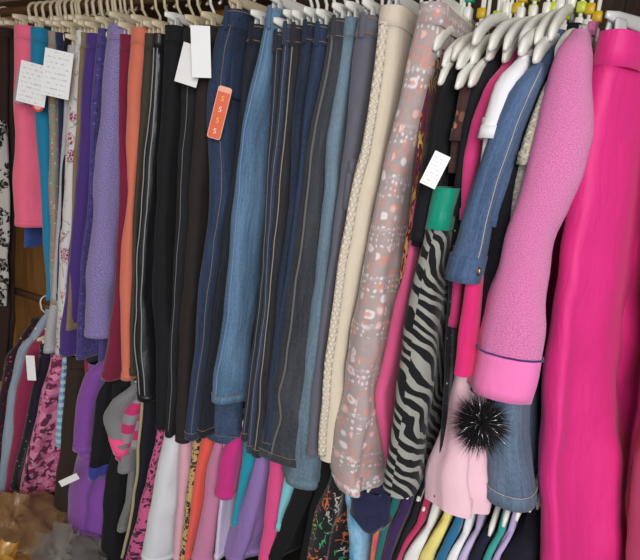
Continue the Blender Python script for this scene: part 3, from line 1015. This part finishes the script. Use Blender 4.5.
W('trousers', 'trousers', plain('lavender satin', (150, 122, 184), .1, rough=.4, sheen=.1, spec=.5, wrinkle=.6), [(450, 255), (500, 240), (560, 222)], 'lavender satin trousers',
  'shiny lavender satin trousers between turquoise and rose pink pairs', T=.07, group=H2)
W('trousers', 'trousers', plain('rose pink cotton', (224, 80, 138), .07), [(455, 266), (490, 263), (520, 260), (560, 256)], 'rose pink trousers',
  'rose pink trousers between the lavender satin and aqua pairs', T=.045, group=H2)
W('trousers', 'trousers', plain('aqua cotton', (130, 200, 212), .06), [(460, 284), (500, 279), (530, 275)], 'pale aqua trousers',
  'pale aqua trousers showing as a strip left of two black pairs', T=.03, group=H2)
W('trousers', 'trousers', plain('soft black jersey', (24, 23, 26), .2), [(460, 299), (500, 288), (530, 275), (560, 263)], 'soft black trousers',
  'soft black trousers right beside the pale aqua pair', T=.05, group=H2)
W('trousers', 'trousers', plain('jet black jersey', (20, 20, 22), .2), [(470, 318), (520, 307), (570, 298)], 'jet black trousers',
  'jet black trousers left of the confetti patterned leggings', T=.04, group=H2)
W('leggings', 'leggings', squiggles('confetti jersey', (26, 24, 28), [(200, 190, 60), (200, 70, 130), (70, 160, 110), (190, 180, 170), (220, 110, 60)]), [(478, 328), (520, 312), (570, 304)], 'confetti leggings',
  'black leggings with bright coloured squiggles left of the tie dye trousers', T=.07, group=H2)
W('trousers', 'trousers', tiedye('blue tie dye', (66, 120, 180), (150, 196, 224), (90, 160, 196)), [(480, 346), (510, 344), (570, 347)], 'tie dye trousers',
  'blue tie dyed trousers under the folk print hem', T=.06, group=H2)
W('top', 'top', plain('navy jersey', (38, 40, 72), .12), [(492, 346, 386), (512, 352, 384), (526, 362, 378)], 'navy cap sleeve top',
  'navy top with a short sleeve hanging over the tie dye trousers', kind='top', T=.06, zhem=.6, group=H3, Y=1.10)
W('top', 'top', tiedye('orange magenta print', (196, 60, 120), (220, 120, 60), (226, 180, 190), 14), [(520, 372), (540, 371), (640, 360)], 'orange magenta top',
  'orange and magenta printed top beside the tie dye trousers', kind='top', T=.03, zhem=.2, group=H3)
W('top', 'top', plain('bottle green jersey', (30, 110, 112), .1), [(512, 383), (540, 378), (560, 374), (640, 362)], 'bottle green top',
  'bottle green top left of the dark plum one on the lower rail', kind='top', T=.04, zhem=.2, group=H3)
W('top', 'top', plain('aubergine jersey', (62, 38, 84), .12), [(516, 392), (540, 385), (560, 379), (640, 366)], 'aubergine top',
  'aubergine purple top between bottle green and black ones', kind='top', T=.05, zhem=.2, group=H3)
W('top', 'top', plain('sooty jersey', (30, 30, 36), .2), [(520, 406), (540, 399), (560, 391), (640, 378)], 'sooty black top',
  'sooty black top left of the raspberry pink top on the lower rail', kind='top', T=.04, zhem=.2, group=H3)
W('top', 'top', plain('raspberry pink jersey', (196, 54, 100), .08), [(530, 410), (545, 401), (560, 393), (640, 380)], 'raspberry pink top',
  'raspberry pink top between the sooty black and the white one', kind='top', T=.035, zhem=.2, group=H3)
W('top', 'top', plain('milk white jersey', (236, 234, 232), .03), [(532, 420), (545, 410), (560, 401), (640, 388)], 'milk white top',
  'milk white top left of the yellow one on the lower rail', kind='top', T=.045, zhem=.2, group=H3)
W('top', 'top', plain('lemon jersey', (240, 222, 130), .05), [(524, 437), (545, 425), (560, 417), (640, 402)], 'lemon yellow top',
  'lemon yellow top, the only yellow one on the lower rail', kind='top', T=.045, zhem=.2, group=H3)
W('top', 'top', plain('petrol jersey', (40, 110, 150), .1), [(526, 449), (545, 441), (560, 434), (640, 420)], 'petrol blue top',
  'petrol blue top right of the lemon yellow one', kind='top', T=.03, zhem=.2, group=H3)
W('top', 'top', plain('ivory jersey', (240, 240, 240), .03), [(540, 457), (552, 449), (560, 445), (640, 428)], 'ivory top',
  'ivory top between petrol blue and pale lilac ones', kind='top', T=.04, zhem=.2, lift=.045, hgt=.011, group=H3, hcol='grey')
W('top', 'top', plain('lilac jersey', (200, 186, 224), .05), [(538, 470), (550, 463), (560, 458), (640, 442)], 'pale lilac top',
  'pale lilac top directly right of the ivory one', kind='top', T=.035, zhem=.2, lift=.045, hgt=.011, group=H3)
W('top', 'top', plain('navy ink jersey', (32, 32, 52), .15), [(530, 485), (545, 475), (560, 468), (640, 450)], 'navy ink top',
  'navy ink top between the pale lilac and sea green ones', kind='top', T=.04, zhem=.2, lift=.045, hgt=.011, group=H3)
W('top', 'top', plain('sea green jersey', (60, 160, 150), .1), [(540, 492), (552, 485), (560, 481), (640, 462)], 'sea green top',
  'sea green top right of the navy ink one', kind='top', T=.03, zhem=.2, lift=.045, hgt=.011, group=H3)
W('top', 'top', plain('soft lilac jersey', (186, 168, 214), .05), [(540, 504), (552, 496), (560, 491), (640, 474)], 'deep lilac top',
  'deep lilac top left of the last dark top on the lower rail', kind='top', T=.035, zhem=.2, lift=.045, hgt=.011, group=H3)
W('top', 'top', plain('coal jersey', (28, 28, 40), .15), [(540, 514), (552, 505), (560, 499), (640, 484)], 'coal black top',
  'coal black top beside the hot pink trousers on the lower rail', kind='top', T=.06, zhem=.2, lift=.045, hgt=.011, group=H3)


# ------------------------------------------------------------------ garments
def near_tabs(g, Y):
    tab = []
    for p in g['pts']:
        Yp = Y
        if len(p) > 2:      # a round edge shows widest a little behind its front
            Yp = Y + .38 * (at(p[2], p[0], Y).x - at(p[1], p[0], Y).x)
        w = at(p[1], p[0], Yp)
        tab.append((w.z, w.x))
    tab.sort(key=lambda q: -q[0])
    return tab


def prep(lst, Yd):
    for g in lst:
        g['Y'] = g.get('Y', Yd)
        g['tab'] = near_tabs(g, g['Y'])
        tt = []
        for p in g['pts']:
            if len(p) > 2:
                Yp = g['Y'] + .38 * (at(p[2], p[0], g['Y']).x - at(p[1], p[0], g['Y']).x)
                q0, q1 = at(p[1], p[0], Yp), at(p[2], p[0], Yp)
                tt.append((q0.z, q1.x - q0.x))
        g['ttab'] = sorted(tt, key=lambda q: -q[0])


def thick(lst, i, z):
    """how thick the cloth may be before it reaches its neighbour on the right"""
    g = lst[i]
    if g['ttab']:
        return lerp_tab(g['ttab'], z)
    x = lerp_tab(g['tab'], z)
    room = 9
    for h in lst[i + 1:i + 3]:
        if abs(h['Y'] - g['Y']) < .09 and not h.get('free'):
            r = lerp_tab(h['tab'], z) - x
            room = min(room, r)
            break
    return max(g.get('tmin', .012), min(g.get('T', .05), room * .84))


def put_card(t, name, px, py, w, h, Y, tilt, mat, yaw=.6, lean=0.0):
    """flat printed card hanging at a place on the garment"""
    p = at(px, py, Y)
    r = Vector((math.cos(yaw), math.sin(yaw), 0))
    up = Vector((0, 0, 1))
    f = r.cross(up)
    up = (up + f * lean).normalized()
    a = r * math.cos(tilt) + up * math.sin(tilt)
    b = up * math.cos(tilt) - r * math.sin(tilt)
    m = MB()
    nrm = a.cross(b)
    q = [p + a * (w / 2 * i) + b * (h / 2 * j) for i, j in ((-1, -1), (1, -1), (1, 1), (-1, 1))]
    fr = [v + nrm * .0006 for v in q]
    bk = [v - nrm * .0006 for v in q]
    s = len(m.v)
    m.v += fr + bk
    uv = [(0, 0), (1, 0), (1, 1), (0, 1)]
    m.face((0, 1, 2, 3), uv); m.face((7, 6, 5, 4), [uv[3], uv[2], uv[1], uv[0]])
    for i in range(4):
        k = (i + 1) % 4
        m.face((i, i + 4, k + 4, k))
    o = m.build(name, mat, t, False)
    return o, p, a, b, nrm


def make_trousers(lst, i, Yrail, zrail):
    g = lst[i]
    tab = g['tab']
    ztop, zhem = tab[0][0], tab[-1][0]
    if g.get('auto'):
        ztop = zrail - .095
    phi = math.radians(g.get('phi', 0))
    w = g.get('w') or 2 * (Yrail - g['Y']) / math.cos(phi)
    wh = g.get('wh', w * .86)            # span of the legs at the hem
    seed = g['seed']
    T = lambda z: thick(lst, i, z)
    lean = g.get('lean', 0.0)
    xn = lambda z: lerp_tab(tab, z) + T(z) / 2
    yn = lambda z: g['Y'] + lean * (ztop - z)
    base = Vector((xn(zhem), g['Y'] + w / 2, zhem))
    t = thing(g['name'], g['label'], g['cat'], base, g.get('group'))
    mat = g['mat']
    fold = g.get('fold', .3)
    bandh = g.get('bandh', .04)
    zwb = ztop - bandh
    if g['kind'] == 'skirt':
        ln = lambda z: w + (wh - w) * min(1, (ztop - z) / max(.05, ztop - zhem))
        yc = lambda z: g['Y'] - (ln(z) - w) / 2
        zs = zlist(zwb + .004, zhem)
        m, rings = loft(zs, xn, yc, ln, T, phi, seed, fold, g.get('kf', 11), n=72, wav=g.get('wav', 0))
        m.build('skirt_panel', mat, t)
        seamr = rings
    else:
        k = .56
        def mk(off, hs, shrink=1.0, sd=0, zend=zhem):
            def ln(z):
                q = min(1, max(0, (zwb - z) / max(.05, zwb - zhem)))
                span = w + (wh - w) * q
                if g.get('near'):
                    return span * (g['near'][0] + (g['near'][1] - g['near'][0]) * q) if not off else span * .6
                return span * (k - .06 * q * (1 if q > .3 else q / .3)) * shrink
            def y(z):
                q = min(1, max(0, (zwb - z) / max(.05, zwb - zhem)))
                span = w + (wh - w) * q
                return yn(z) + ((span - ln(z)) * math.cos(phi) + g.get('back', 0) * math.sin(phi) if off else 0)
            def x(z):
                q = min(1, max(0, (zwb - z) / max(.05, zwb - zhem)))
                span = w + (wh - w) * q
                return xn(z) + ((span - ln(z)) * math.sin(phi) - g.get('back', 0) * math.cos(phi) if off else 0) + hs * q
            zs = zlist(zwb + .004, zend, extra=(zend + g.get('hemh', .022),))
            return loft(zs, x, y, ln, T, phi, seed + sd, fold, g.get('kf', 7), n=52)
        zfar = zhem + g.get('dfar', .012)
        m, rings = mk(0, 0)
        m.build('trouser_leg', mat, t)
        m2, rings2 = mk(1, g.get('fx', 0), 1.0, 5, zfar)
        m2.build('trouser_leg', g.get('mat2', mat), t)
        if g.get('hem', True):
            for R in (rings, rings2):
                # rings whose z lies in the hem band
                zz = R[-1][0].z
                lo = max(i2 for i2, r in enumerate(R) if r[0].z >= zz + g.get('hemh', .022) - .002)
                band(R, lo, len(R) - 1, .0018).build('hem_band', g.get('hemmat', mat), t)
                if g.get('loops'):
                    rg = R[lo]
                    cc = sum(rg, Vector()) / len(rg)
                    pth = [v + (v - cc).normalized() * .0026 for v in rg]
                    m = MB(); m.tube(pth + [pth[0]], .0008, 5); m.build('hem_stitch', g.get('stitch', TAN), t)
        seamr = rings
    # waistband
    zs = [ztop, ztop - .002, ztop - bandh * .5, zwb]
    m, wr = loft(zs, xn, lambda z: g['Y'], lambda z: w, lambda z: max(.014, T(z)) + .003, phi, seed, fold * .3, 9, n=40, hem=False)
    m.build('waistband', g.get('wmat', mat), t)
    # belt loops
    d = Vector((math.sin(phi), math.cos(phi), 0))
    nn = Vector((math.cos(phi), -math.sin(phi), 0))
    if g.get('loops'):
        zc = ztop - bandh / 2
        for a in (0.0, .10, .24):
            if a < .01:
                p = Vector((xn(zc), g['Y'] - .003, zc)); q1, q2 = nn, d
            else:
                p = Vector((xn(zc), g['Y'], zc)) + d * a + nn * (max(.014, T(zc)) / 2 + .003); q1, q2 = d, nn
            m = MB(); m.box(p, q1 * .005, q2 * .0022, Vector((0, 0, bandh * .62)), .2)
            m.build('belt_loop', mat, t)
    if g.get('loops'):
        for zq in (ztop - .006, zwb + .005):
            rg = min(wr, key=lambda R: abs(R[0].z - zq))
            cc = sum(rg, Vector()) / len(rg)
            pth = [Vector((v.x, v.y, zq)) + (v - cc).normalized() * .0012 for v in rg]
            m = MB(); m.tube(pth + [pth[0]], .0008, 5); m.build('stitch_line', g.get('stitch', TAN), t)
        if not g.get('pocket'):
            pz = ztop - .13
            p = Vector((xn(pz), g['Y'], pz)) + d * .085 + nn * (T(pz) * .5)
            m = MB(); m.box(p, d * .06, nn * .004, Vector((0, 0, .062)), .12); m.build('back_pocket', mat, t)
    if g.get('seam'):
        smat, j0, r = g['seam']
        for jj in (j0 if isinstance(j0, (list, tuple)) else [j0]):
            path = []
            for R in seamr[:-1]:
                p = R[jj % len(R)]
                c = sum(R, Vector()) / len(R)
                o = (p - c); o.z = 0
                path.append(p + o.normalized() * (r * .5) + Vector((0, -r * .6, 0)))
            m = MB(); m.tube(path, r, 6); m.build('side_seam', smat, t)
    if g.get('pocket'):
        pz = g['pocket']
        p = Vector((xn(pz), g['Y'], pz)) + d * .05 + nn * (T(pz) * .62)
        m = MB(); m.box(p, d * .055, nn * .006, Vector((0, 0, .05)), .15); m.build('cargo_pocket', mat, t)
        p2 = p + Vector((0, 0, .045)) + nn * .005
        m = MB(); m.box(p2, d * .058, nn * .005, Vector((0, 0, .016)), .2); m.build('pocket_flap', mat, t)
    if g.get('extra'):
        g['extra'](t, g, xn, T)
    # hanger
    if g.get('hang', True):
        xc = xn(ztop) + (w / 2) * math.sin(phi)
        hm = g.get('hmat', CREAM)
        clip_hanger(xc, g['Y'] + w / 2 * math.cos(phi), zrail, ztop, min(w, .36), phi, hm, g.get('cmat', CLEAR if hm is WHITE else hm),
                    g.get('hlabel') or ('%s plastic clip hanger holding the %s' % ('white' if hm is WHITE else 'cream', g['short'])),
                    'clip hangers on the clothes rails', g.get('hookr', .0042), g.get('marker'), g.get('clipw', .009))
    return t


def make_top(lst, i, Yrail, zrail):
    """garment with sleeves hanging on a shouldered hanger; pts trace its near sleeve from the shoulder tip"""
    g = lst[i]
    tab = g['tab']
    ztip, zcuff = tab[0][0], tab[-1][0]
    phi = math.radians(g.get('phi', 0))
    wb = g.get('wb') or 2 * (Yrail - g['Y'] - .02) / math.cos(phi)
    seed = g['seed']
    T = lambda z: thick(lst, i, z)
    xn = lambda z: lerp_tab(tab, z) + T(z) / 2
    zhem = g.get('zhem', zcuff - .15)
    drop = g.get('drop', .085)
    neckz = ztip + drop
    mat = g['mat']
    fold = g.get('fold', .35)
    base = Vector((xn(zhem), Yrail, zhem))
    t = thing(g['name'], g['label'], g['cat'], base, g.get('group'))
    d = Vector((math.sin(phi), math.cos(phi), 0))
    cy = Yrail
    hw = wb / 2
    def ln(z):
        if z >= ztip - .02:
            q = max(0, min(1, (neckz - z) / (neckz - ztip + .02)))
            return .11 + (wb - .11) * q ** .8
        return wb
    xh = lambda z: xn(min(z, ztip)) + (Yrail - g['Y'] - ln(z) / 2 * math.cos(phi)) * math.tan(phi)
    y = lambda z: cy - ln(z) / 2 * math.cos(phi)
    zs = zlist(neckz, zhem, .02, extra=(ztip, ztip + .02, ztip + .04, ztip + .06, ztip - .02, zhem + .02))
    bt = lambda z: T(z) * g.get('bthin', 1) * (.45 + .5 * max(0, min(1, (neckz - z) / .1)))
    m, rings = loft(zs, xh, y, ln, bt, phi, seed, fold, 9, n=48, wav=g.get('wav', 0))
    m.build('body', g.get('bmat', mat), t)
    if g.get('hemband', True):
        lo = max(i2 for i2, r in enumerate(rings) if r[0].z >= rings[-1][0].z + .018)
        band(rings, lo, len(rings) - 1, .0015).build('hem_band', g.get('hemmat', mat), t)
    # collar / neckband
    m, _ = loft([neckz + .012, neckz + .008, neckz - .012], lambda z: xh(neckz), lambda z: cy - .062 * math.cos(phi), lambda z: .124, lambda z: bt(neckz) + .008, phi, seed, .1, 9, n=32, hem=False)
    m.build('neckband', g.get('cmat', mat), t)
    # sleeves
    sl = g.get('sl', .105)
    def sleeve(sign, zc):
        top = ztip + .012
        def sln(z):
            q = max(0, min(1, (top - z) / .07))
            r = max(0, min(1, (top - z) / max(.06, top - zc)))
            return (.03 + (sl - .03) * q ** .6) * (1 - g.get('taper', .22) * r)
        if sign < 0:
            def sy(z):
                q = max(0, min(1, (top - z) / .06))
                return g['Y'] + (.03 + .02) * (1 - q) ** 2
            sx = xn
        else:
            def sy(z):
                q = max(0, min(1, (top - z) / .06))
                return 2 * cy - g['Y'] - sln(z) - .05 * (1 - q) ** 2
            sx = lambda z: xn(ztip) + (2 * (Yrail - g['Y'])) * math.tan(phi) - .3 * (xn(ztip) - xn(z))
        zz = zlist(top, zc, .018, extra=(zc + g.get('cuffh', .022), top - .01, top - .02))
        return loft(zz, sx, sy, sln, lambda z: (T(z) if sign < 0 else T(z) * .8) * (.55 + .45 * max(0, min(1, (top - z) / .04))), phi, seed + 3 + sign, fold * g.get('sf', .7), 8, n=36, e=g.get('se', .7))
    if g.get('sleeves', True):
        for s in (-1, 1):
            m, R = sleeve(s, zcuff)
            so = m.build('sleeve', mat, t)
            if g.get('cuff', True):
                zz = R[-1][0].z
                lo = max(i2 for i2, r in enumerate(R) if r[0].z >= zz + g.get('cuffh', .022) - .003)
                band(R, lo, len(R) - 1, g.get('cuffoff', .002)).build('cuff', g.get('cuffmat', mat), t)
                if g.get('cuffseam') and s < 0:
                    mm = MB()
                    r = R[lo]
                    c = sum(r, Vector()) / len(r)
                    mm.tube([p + (p - c).normalized() * .004 for p in r] + [r[0] + (r[0] - c).normalized() * .004], .0018, 6)
                    mm.build('cuff_seam', g['cuffseam'], t)
            if g.get('seam') and s < 0:
                smat, jj, rr = g['seam']
                path = [r[jj % len(r)] + Vector((0, -rr, 0)) for r in R[1:-1]]
                mm = MB(); mm.tube(path, rr, 6); mm.build('sleeve_seam', smat, t)
            if g.get('button') and s < 0:
                r = R[-2]
                p = r[3]
                mm = MB()
                c = p + Vector((-.002, -.006, .006)); ax = Vector((-.5, -.85, 0)).normalized(); sd = Vector((.85, -.5, 0)).normalized()
                mm.box(c, sd * .008, Vector((0, 0, .008)), ax * .003, .45); mm.build('cuff_button', METAL, t)
    if g.get('extra'):
        g['extra'](t, g, xn, T)
    if g.get('hang', True):
        hm = g.get('hmat', WHITE)
        shirt_hanger(xh(neckz), Yrail, zrail, neckz - .012 + g.get('lift', 0), wb - .02 + g.get('lift', 0) if lst is UPPER else wb - .06, drop if lst is UPPER else drop * .7, phi, hm,
                     '%s shouldered plastic hanger carrying the %s' % (g.get('hcol', 'white'), g['short']), 'shouldered hangers on the clothes rails', g.get('hookr', .0042 if lst is UPPER else .003), g.get('marker'), g.get('hgt', .013 if lst is UPPER else .008), .0055 if lst is UPPER else .004)
    return t


prep(UPPER, 1.08)
prep(LOWER, 1.15)
for lst, yr, zr in ((UPPER, YU, ZU), (LOWER, YL, ZL)):
    for i, g in enumerate(lst):
        g['seed'] = i * 1.37 + (50 if lst is LOWER else 0)
        if g['kind'] == 'top':
            make_top(lst, i, yr, zr)
        else:
            if lst is LOWER and 'auto' not in g:
                g['auto'] = True
            make_trousers(lst, i, yr, zr)

# ------------------------------------------------------------------ rails
RAILW = wood('dark rail wood', (70, 46, 28), (110, 76, 46), 'X', 0)
xe = at(536, 500, 1.12).x + .045
for nm, y, z, x1, lab in (('clothes_rail', YU, ZU, .43, 'dark wooden clothes rail carrying the upper row of hangers'), ('clothes_rail', YL, ZL, xe, 'dark wooden clothes rail carrying the lower row of hangers')):
    t = thing(nm, lab, 'clothes rail', (-1.0, y, z), 'clothes rails')
    m = MB(); m.tube([Vector((x, y, z)) for x in (-2.42, -1.6, -.8, -.3, x1 - .01)], .0145, 16); m.build('rod', RAILW, t)
    steel = hardmat('dull socket steel', (120, 118, 112), .5, metal=.8)
    for x in (-2.43, x1):
        m = MB(); m.box(Vector((x, y, z)), Vector((.018, 0, 0)), Vector((0, .028, 0)), Vector((0, 0, .028)), .2); m.build('rail_socket', steel, t)
    if z == ZL:
        m = MB(); m.tube([Vector((x1, y, z)), Vector((x1, y, ZU - .1)), Vector((x1, YU, ZU - .0))], .005, 8); m.build('drop_bar', steel, t)

# spare hangers pushed together on the far part of the upper rail
for k in range(13):
    x = at(36 + k * 7.2, 8, YU).x
    dd = Vector((0, 1, 0))
    if k == 0:
        spare = thing('empty_hanger', 'bare cream plastic hanger with a thick hook on the far upper rail', 'hanger', (x, YU, ZU), 'bare cream hangers at the far end')
        m = MB(); m.tube(hookpath(x, YU, ZU, ZU - .06, dd, .027), .0052, 8); m.build('hook', CREAM, spare)
        m = MB()
        rings = []
        for i in range(13):
            s = -1 + i / 6
            p = Vector((x, YU + .15 * s, ZU - .066 - .012 * abs(s)))
            rings.append([p + Vector((.004 * u, 0, .007 * v)) for u, v in ((1, .6), (.6, 1), (-.6, 1), (-1, .6), (-1, -.6), (-.6, -1), (.6, -1), (1, -.6))])
        b, n = m.grid(rings); m.face(range(b + n - 1, b - 1, -1)); m.face(range(b + 12 * n, b + 13 * n))
        m.build('bar', CREAM, spare)
    else:
        r = spare.copy(); COL.objects.link(r); r.location = (x, YU, ZU); r.rotation_euler = (0, 0, math.radians(random.uniform(-9, 9)))
        for ch in list(spare.children):
            c = ch.copy(); COL.objects.link(c); c.parent = r

# hangers whose garments hang lower by ribbons and loops
for px, py, Y, mk, lab in ((431, 50, 1.07, GREEN, 'white shouldered hanger carrying the maroon paisley skirt by loops'), (436, 84, 1.03, LIME, 'white shouldered hanger carrying the zebra skirt, lowest of the white tips'),
                       (440, 66, 1.05, AMBER, 'white shouldered hanger carrying the candy pink dress'), (454, 68, 1.03, LIME, 'white shouldered hanger carrying the black sequin skirt by loops'),
                       (453, 88, 1.02, LIME, 'white shouldered hanger carrying the fuchsia tunic by straps'), (466, 86, 1.03, LIME, 'white shouldered hanger carrying the pale pink ruffled dress'),
                       (470, 44, 1.05, LIME, 'white shouldered hanger, topmost of the white tips above the ink black top'), (486, 50, 1.05, AMBER, 'white shouldered hanger carrying the cropped blue jeans'),
                       (501, 50, 1.06, LIME, 'bare white shouldered hanger left of the white t-shirt'), (516, 47, 1.06, LIME, 'bare white shouldered hanger between the white t-shirt and the denim jacket'),
                       (532, 44, 1.07, AMBER, 'bare white shouldered hanger behind the denim jacket'), (546, 40, 1.08, LIME, 'bare white shouldered hanger left of the pink fleece')):
    p = at(px, py, Y)
    shirt_hanger(p.x + .006, YU, ZU, p.z + .095, 2 * (YU - Y), .095, 0, WHITE, lab, 'shouldered hangers on the clothes rails', .0036, mk, .012, .005)

for px, py, lab in ((489, 536, 'bare white hanger on the lower rail, tip between the sea green and deep lilac tops'), (503, 527, 'bare white hanger on the lower rail above the deep lilac top'),
                    (516, 521, 'bare white hanger on the lower rail above the coal black top'), (529, 512, 'bare white hanger on the lower rail nearest the hot pink trousers')):
    p = at(px, py, 1.12)
    shirt_hanger(p.x, YL, ZL, p.z + .07, 2 * (YL - 1.12), .07, 0, WHITE, lab, 'shouldered hangers on the clothes rails', .0034, None, .009, .0045)

# ------------------------------------------------------------------ fur pompom
p = at(481, 423, 1.0)
t = thing('fur_pompom', 'fluffy black fur pompom with silver strands hanging beside the pink fleece cuff', 'pompom', p)
rng = random.Random(3)
def strands(n, r0, r1, wd):
    m = MB()
    for _ in range(n):
        d = Vector((rng.gauss(0, 1), rng.gauss(0, 1), rng.gauss(0, 1))).normalized()
        side = d.cross(Vector((rng.random(), rng.random(), rng.random()))).normalized()
        L = rng.uniform(r0, r1)
        bend = Vector((rng.gauss(0, .008), rng.gauss(0, .008), rng.gauss(-.006, .006)))
        a = p + d * .006
        mid = p + d * (L * .6) + bend * .4
        e = p + d * L + bend
        o = d.cross(side).normalized()
        b = len(m.v)
        for q, w in ((a, wd), (mid, wd * .8)):
            m.v += [q + side * w, q - side * w * .5 + o * w * .85, q - side * w * .5 - o * w * .85]
        m.v.append(e)
        for k in range(3):
            k2 = (k + 1) % 3
            m.face((b + k, b + k2, b + 3 + k2, b + 3 + k)); m.face((b + 3 + k, b + 3 + k2, b + 6))
    return m
o = strands(3800, .026, .064, .0006).build('fur', plain('black fur', (24, 20, 24), .2, wrinkle=0, weave=0), t); o['kind'] = 'stuff'
o = strands(120, .035, .068, .0009).build('silver_strands', hardmat('silver tinsel', (220, 220, 225), .25, metal=.7), t); o['kind'] = 'stuff'
m = MB()
m.tube([p + Vector((0, .0, .01)), p + Vector((.004, .03, .03)), p + Vector((.01, .06, .055)), p + Vector((.014, .075, .10))], .0022, 6)
m.build('cord', BLK, t)

# ------------------------------------------------------------------ plastic bags on the floor
def plastic_bag(name, label, c, rx, ry, rz, mat, inner, seed):
    t = thing(name, label, 'bag', c, 'plastic bags on the floor')
    for nm, k, mm in (('folded_clothes', .86, inner), ('film', 1, mat)):
        bm = bmesh.new()
        bmesh.ops.create_icosphere(bm, subdivisions=5, radius=1)
        for v in bm.verts:
            q = v.co.copy()
            n = noise.noise(q * 1.6 + Vector((seed, 0, 0))) * .22 - abs(noise.noise(q * 2.6 + Vector((0, seed, 0)))) * .2 - abs(noise.noise(q * 6.3 + Vector((seed, seed, 0)))) * .05 + .1
            s = (1 + n * (1 if nm == 'film' else .6)) * k
            v.co = Vector((q.x * rx * s, q.y * ry * s, max(0.004 if nm == 'film' else .012, rz * (.75 + q.z * s))))
        me = bpy.data.meshes.new(nm)
        bm.to_mesh(me); bm.free()
        me.uv_layers.new(name='UVMap')
        smooth(me)
        me.materials.append(mm)
        o = bpy.data.objects.new(nm, me)
        COL.objects.link(o); o.parent = t
    m = MB()
    c = Vector(c)
    top = c + Vector((rx * .3, -ry * .2, rz * 1.6))
    rings = []
    for i, (r, h) in enumerate(((.05, -.03), (.022, .0), (.018, .012), (.04, .045), (.062, .075))):
        rings.append([top + Vector((math.cos(a) * r * (1 + .35 * math.sin(5 * a + i + seed)), math.sin(a) * r * (1 + .35 * math.cos(4 * a + seed)), h + .012 * math.sin(6 * a + seed))) for a in [k * .2618 for k in range(24)]])
    m.grid(rings)
    m.build('knotted_neck', mat, t)


f1 = film('amber plastic film', (186, 146, 98), .42)
f2 = film('clear plastic film', (176, 172, 160), .34)
f3 = film('yellow plastic film', (226, 170, 70), .6)
i1 = plain('brown folded cloth', (120, 88, 60), .35)
i2 = plain('grey folded cloth', (112, 106, 96), .35)
bp = lambda px, py: (lambda d: Vector((d.x * (-CZ / d.z), d.y * (-CZ / d.z), 0)))(FW + EX * ((px - 320) / F) + DN * ((py - 280) / F))
q = bp(14, 545); plastic_bag('plastic_bag', 'amber tinted plastic bag of clothes on the floor at the left corner', (q.x - .02, q.y, 0), .19, .16, .085, f1, i1, 1.3)
q = bp(58, 566); plastic_bag('plastic_bag', 'clear crinkled plastic bag of grey clothes on the floor under the brown cord trousers', (q.x + .0, q.y, 0),   .16, .14, .052, f2, i2, 4.1)
q = bp(-2, 590); plastic_bag('plastic_bag', 'yellow plastic bag poking in at the bottom left corner', (q.x, q.y, 0), .10, .10, .06, f3, i1, 7.7)

# ------------------------------------------------------------------ room
def slab(name, lo, hi, mat):
    lo, hi = Vector(lo), Vector(hi)
    c, h = (lo + hi) / 2, (hi - lo) / 2
    m = MB()
    m.v = [Vector((c.x + h.x * i, c.y + h.y * j, c.z + h.z * k)) for k in (-1, 1) for j in (-1, 1) for i in (-1, 1)]
    for f in ((0, 2, 3, 1), (4, 5, 7, 6), (0, 1, 5, 4), (2, 6, 7, 3), (0, 4, 6, 2), (1, 3, 7, 5)):
        m.face(f)
    o = m.build(name, mat, None, False)
    o['kind'] = 'structure'
    return o


DARK = wood('dark wall boards', (40, 27, 18), (72, 48, 28), 'Z', .14)
POST = wood('orange post wood', (150, 92, 40), (196, 130, 62), 'Z', 0)
BOARD = wood('brown wall boards', (168, 112, 56), (210, 150, 82), 'Z', .15)
slab('floor', (-2.5, -1.6, -.05), (1.7, 1.85, 0), wood('grey floor boards', (92, 84, 74), (128, 118, 104), 'X', .14))
slab('wall_back', (-2.5, 1.75, 0), (.9, 1.8, 2.45), DARK)
slab('wall_left', (-2.5, -1.6, 0), (-2.45, 1.75, 2.45), BOARD)
slab('wall_right', (.45, .9, 0), (.5, 1.75, 2.45), BOARD)
slab('ceiling', (-2.5, -.5, 2.35), (.9, 1.8, 2.4), wood('dark ceiling boards', (60, 42, 28), (92, 66, 40), 'X', .14))
# studs against the back wall, and the front post at the right
n = 1
for px, w in ((18, .03), (38, .05), (222, .04)):
    x = at(px, 20, 1.70).x
    slab('trim_%d' % n, (x - w, 1.69, 0), (x + w, 1.75, 2.35), POST); n += 1
x = at(637, 350, 1.46).x
slab('trim_%d' % n, (x + .0, 1.44, 0), (x + .12, 1.52, 2.35), POST); n += 1
xl = at(34, 280, 1.72).x
slab('trim_%d' % n, (xl - .14, 1.715, 0), (xl + .16, 1.75, 2.35), BOARD); n += 1
p0 = at(10, 3, 1.45)
slab('trim_%d' % n, (-2.45, 1.40, p0.z - .012), (-1.2, 1.75, p0.z + .012), wood('grey shelf board', (96, 84, 70), (130, 116, 98), 'X', 0)); n += 1

# ------------------------------------------------------------------ light
w = bpy.data.worlds.new('world')
SC.world = w
w.use_nodes = True
bg = w.node_tree.nodes['Background']
bg.inputs[0].default_value = (.86, .93, 1, 1)
bg.inputs[1].default_value = .55


def area(name, loc, target, sx, sy, power, col):
    l = bpy.data.lights.new(name, 'AREA')
    l.shape = 'RECTANGLE'
    l.size, l.size_y = sx, sy
    l.energy = power
    l.color = col
    o = bpy.data.objects.new(name, l)
    COL.objects.link(o)
    o.location = loc
    d = Vector(target) - Vector(loc)
    o.rotation_euler = d.to_track_quat('-Z', 'Y').to_euler()
    return o


area('daylight_from_the_doorway', (1.2, -1.5, 2.0), (-.3, 1.1, 1.1), 1.6, 1.8, 84, (1, .97, .95))
SC.view_settings.view_transform = 'Standard'
SC.view_settings.look = 'None'
SC.view_settings.exposure = 0.1
SC.view_settings.gamma = 1
SC.view_settings.use_curve_mapping = False
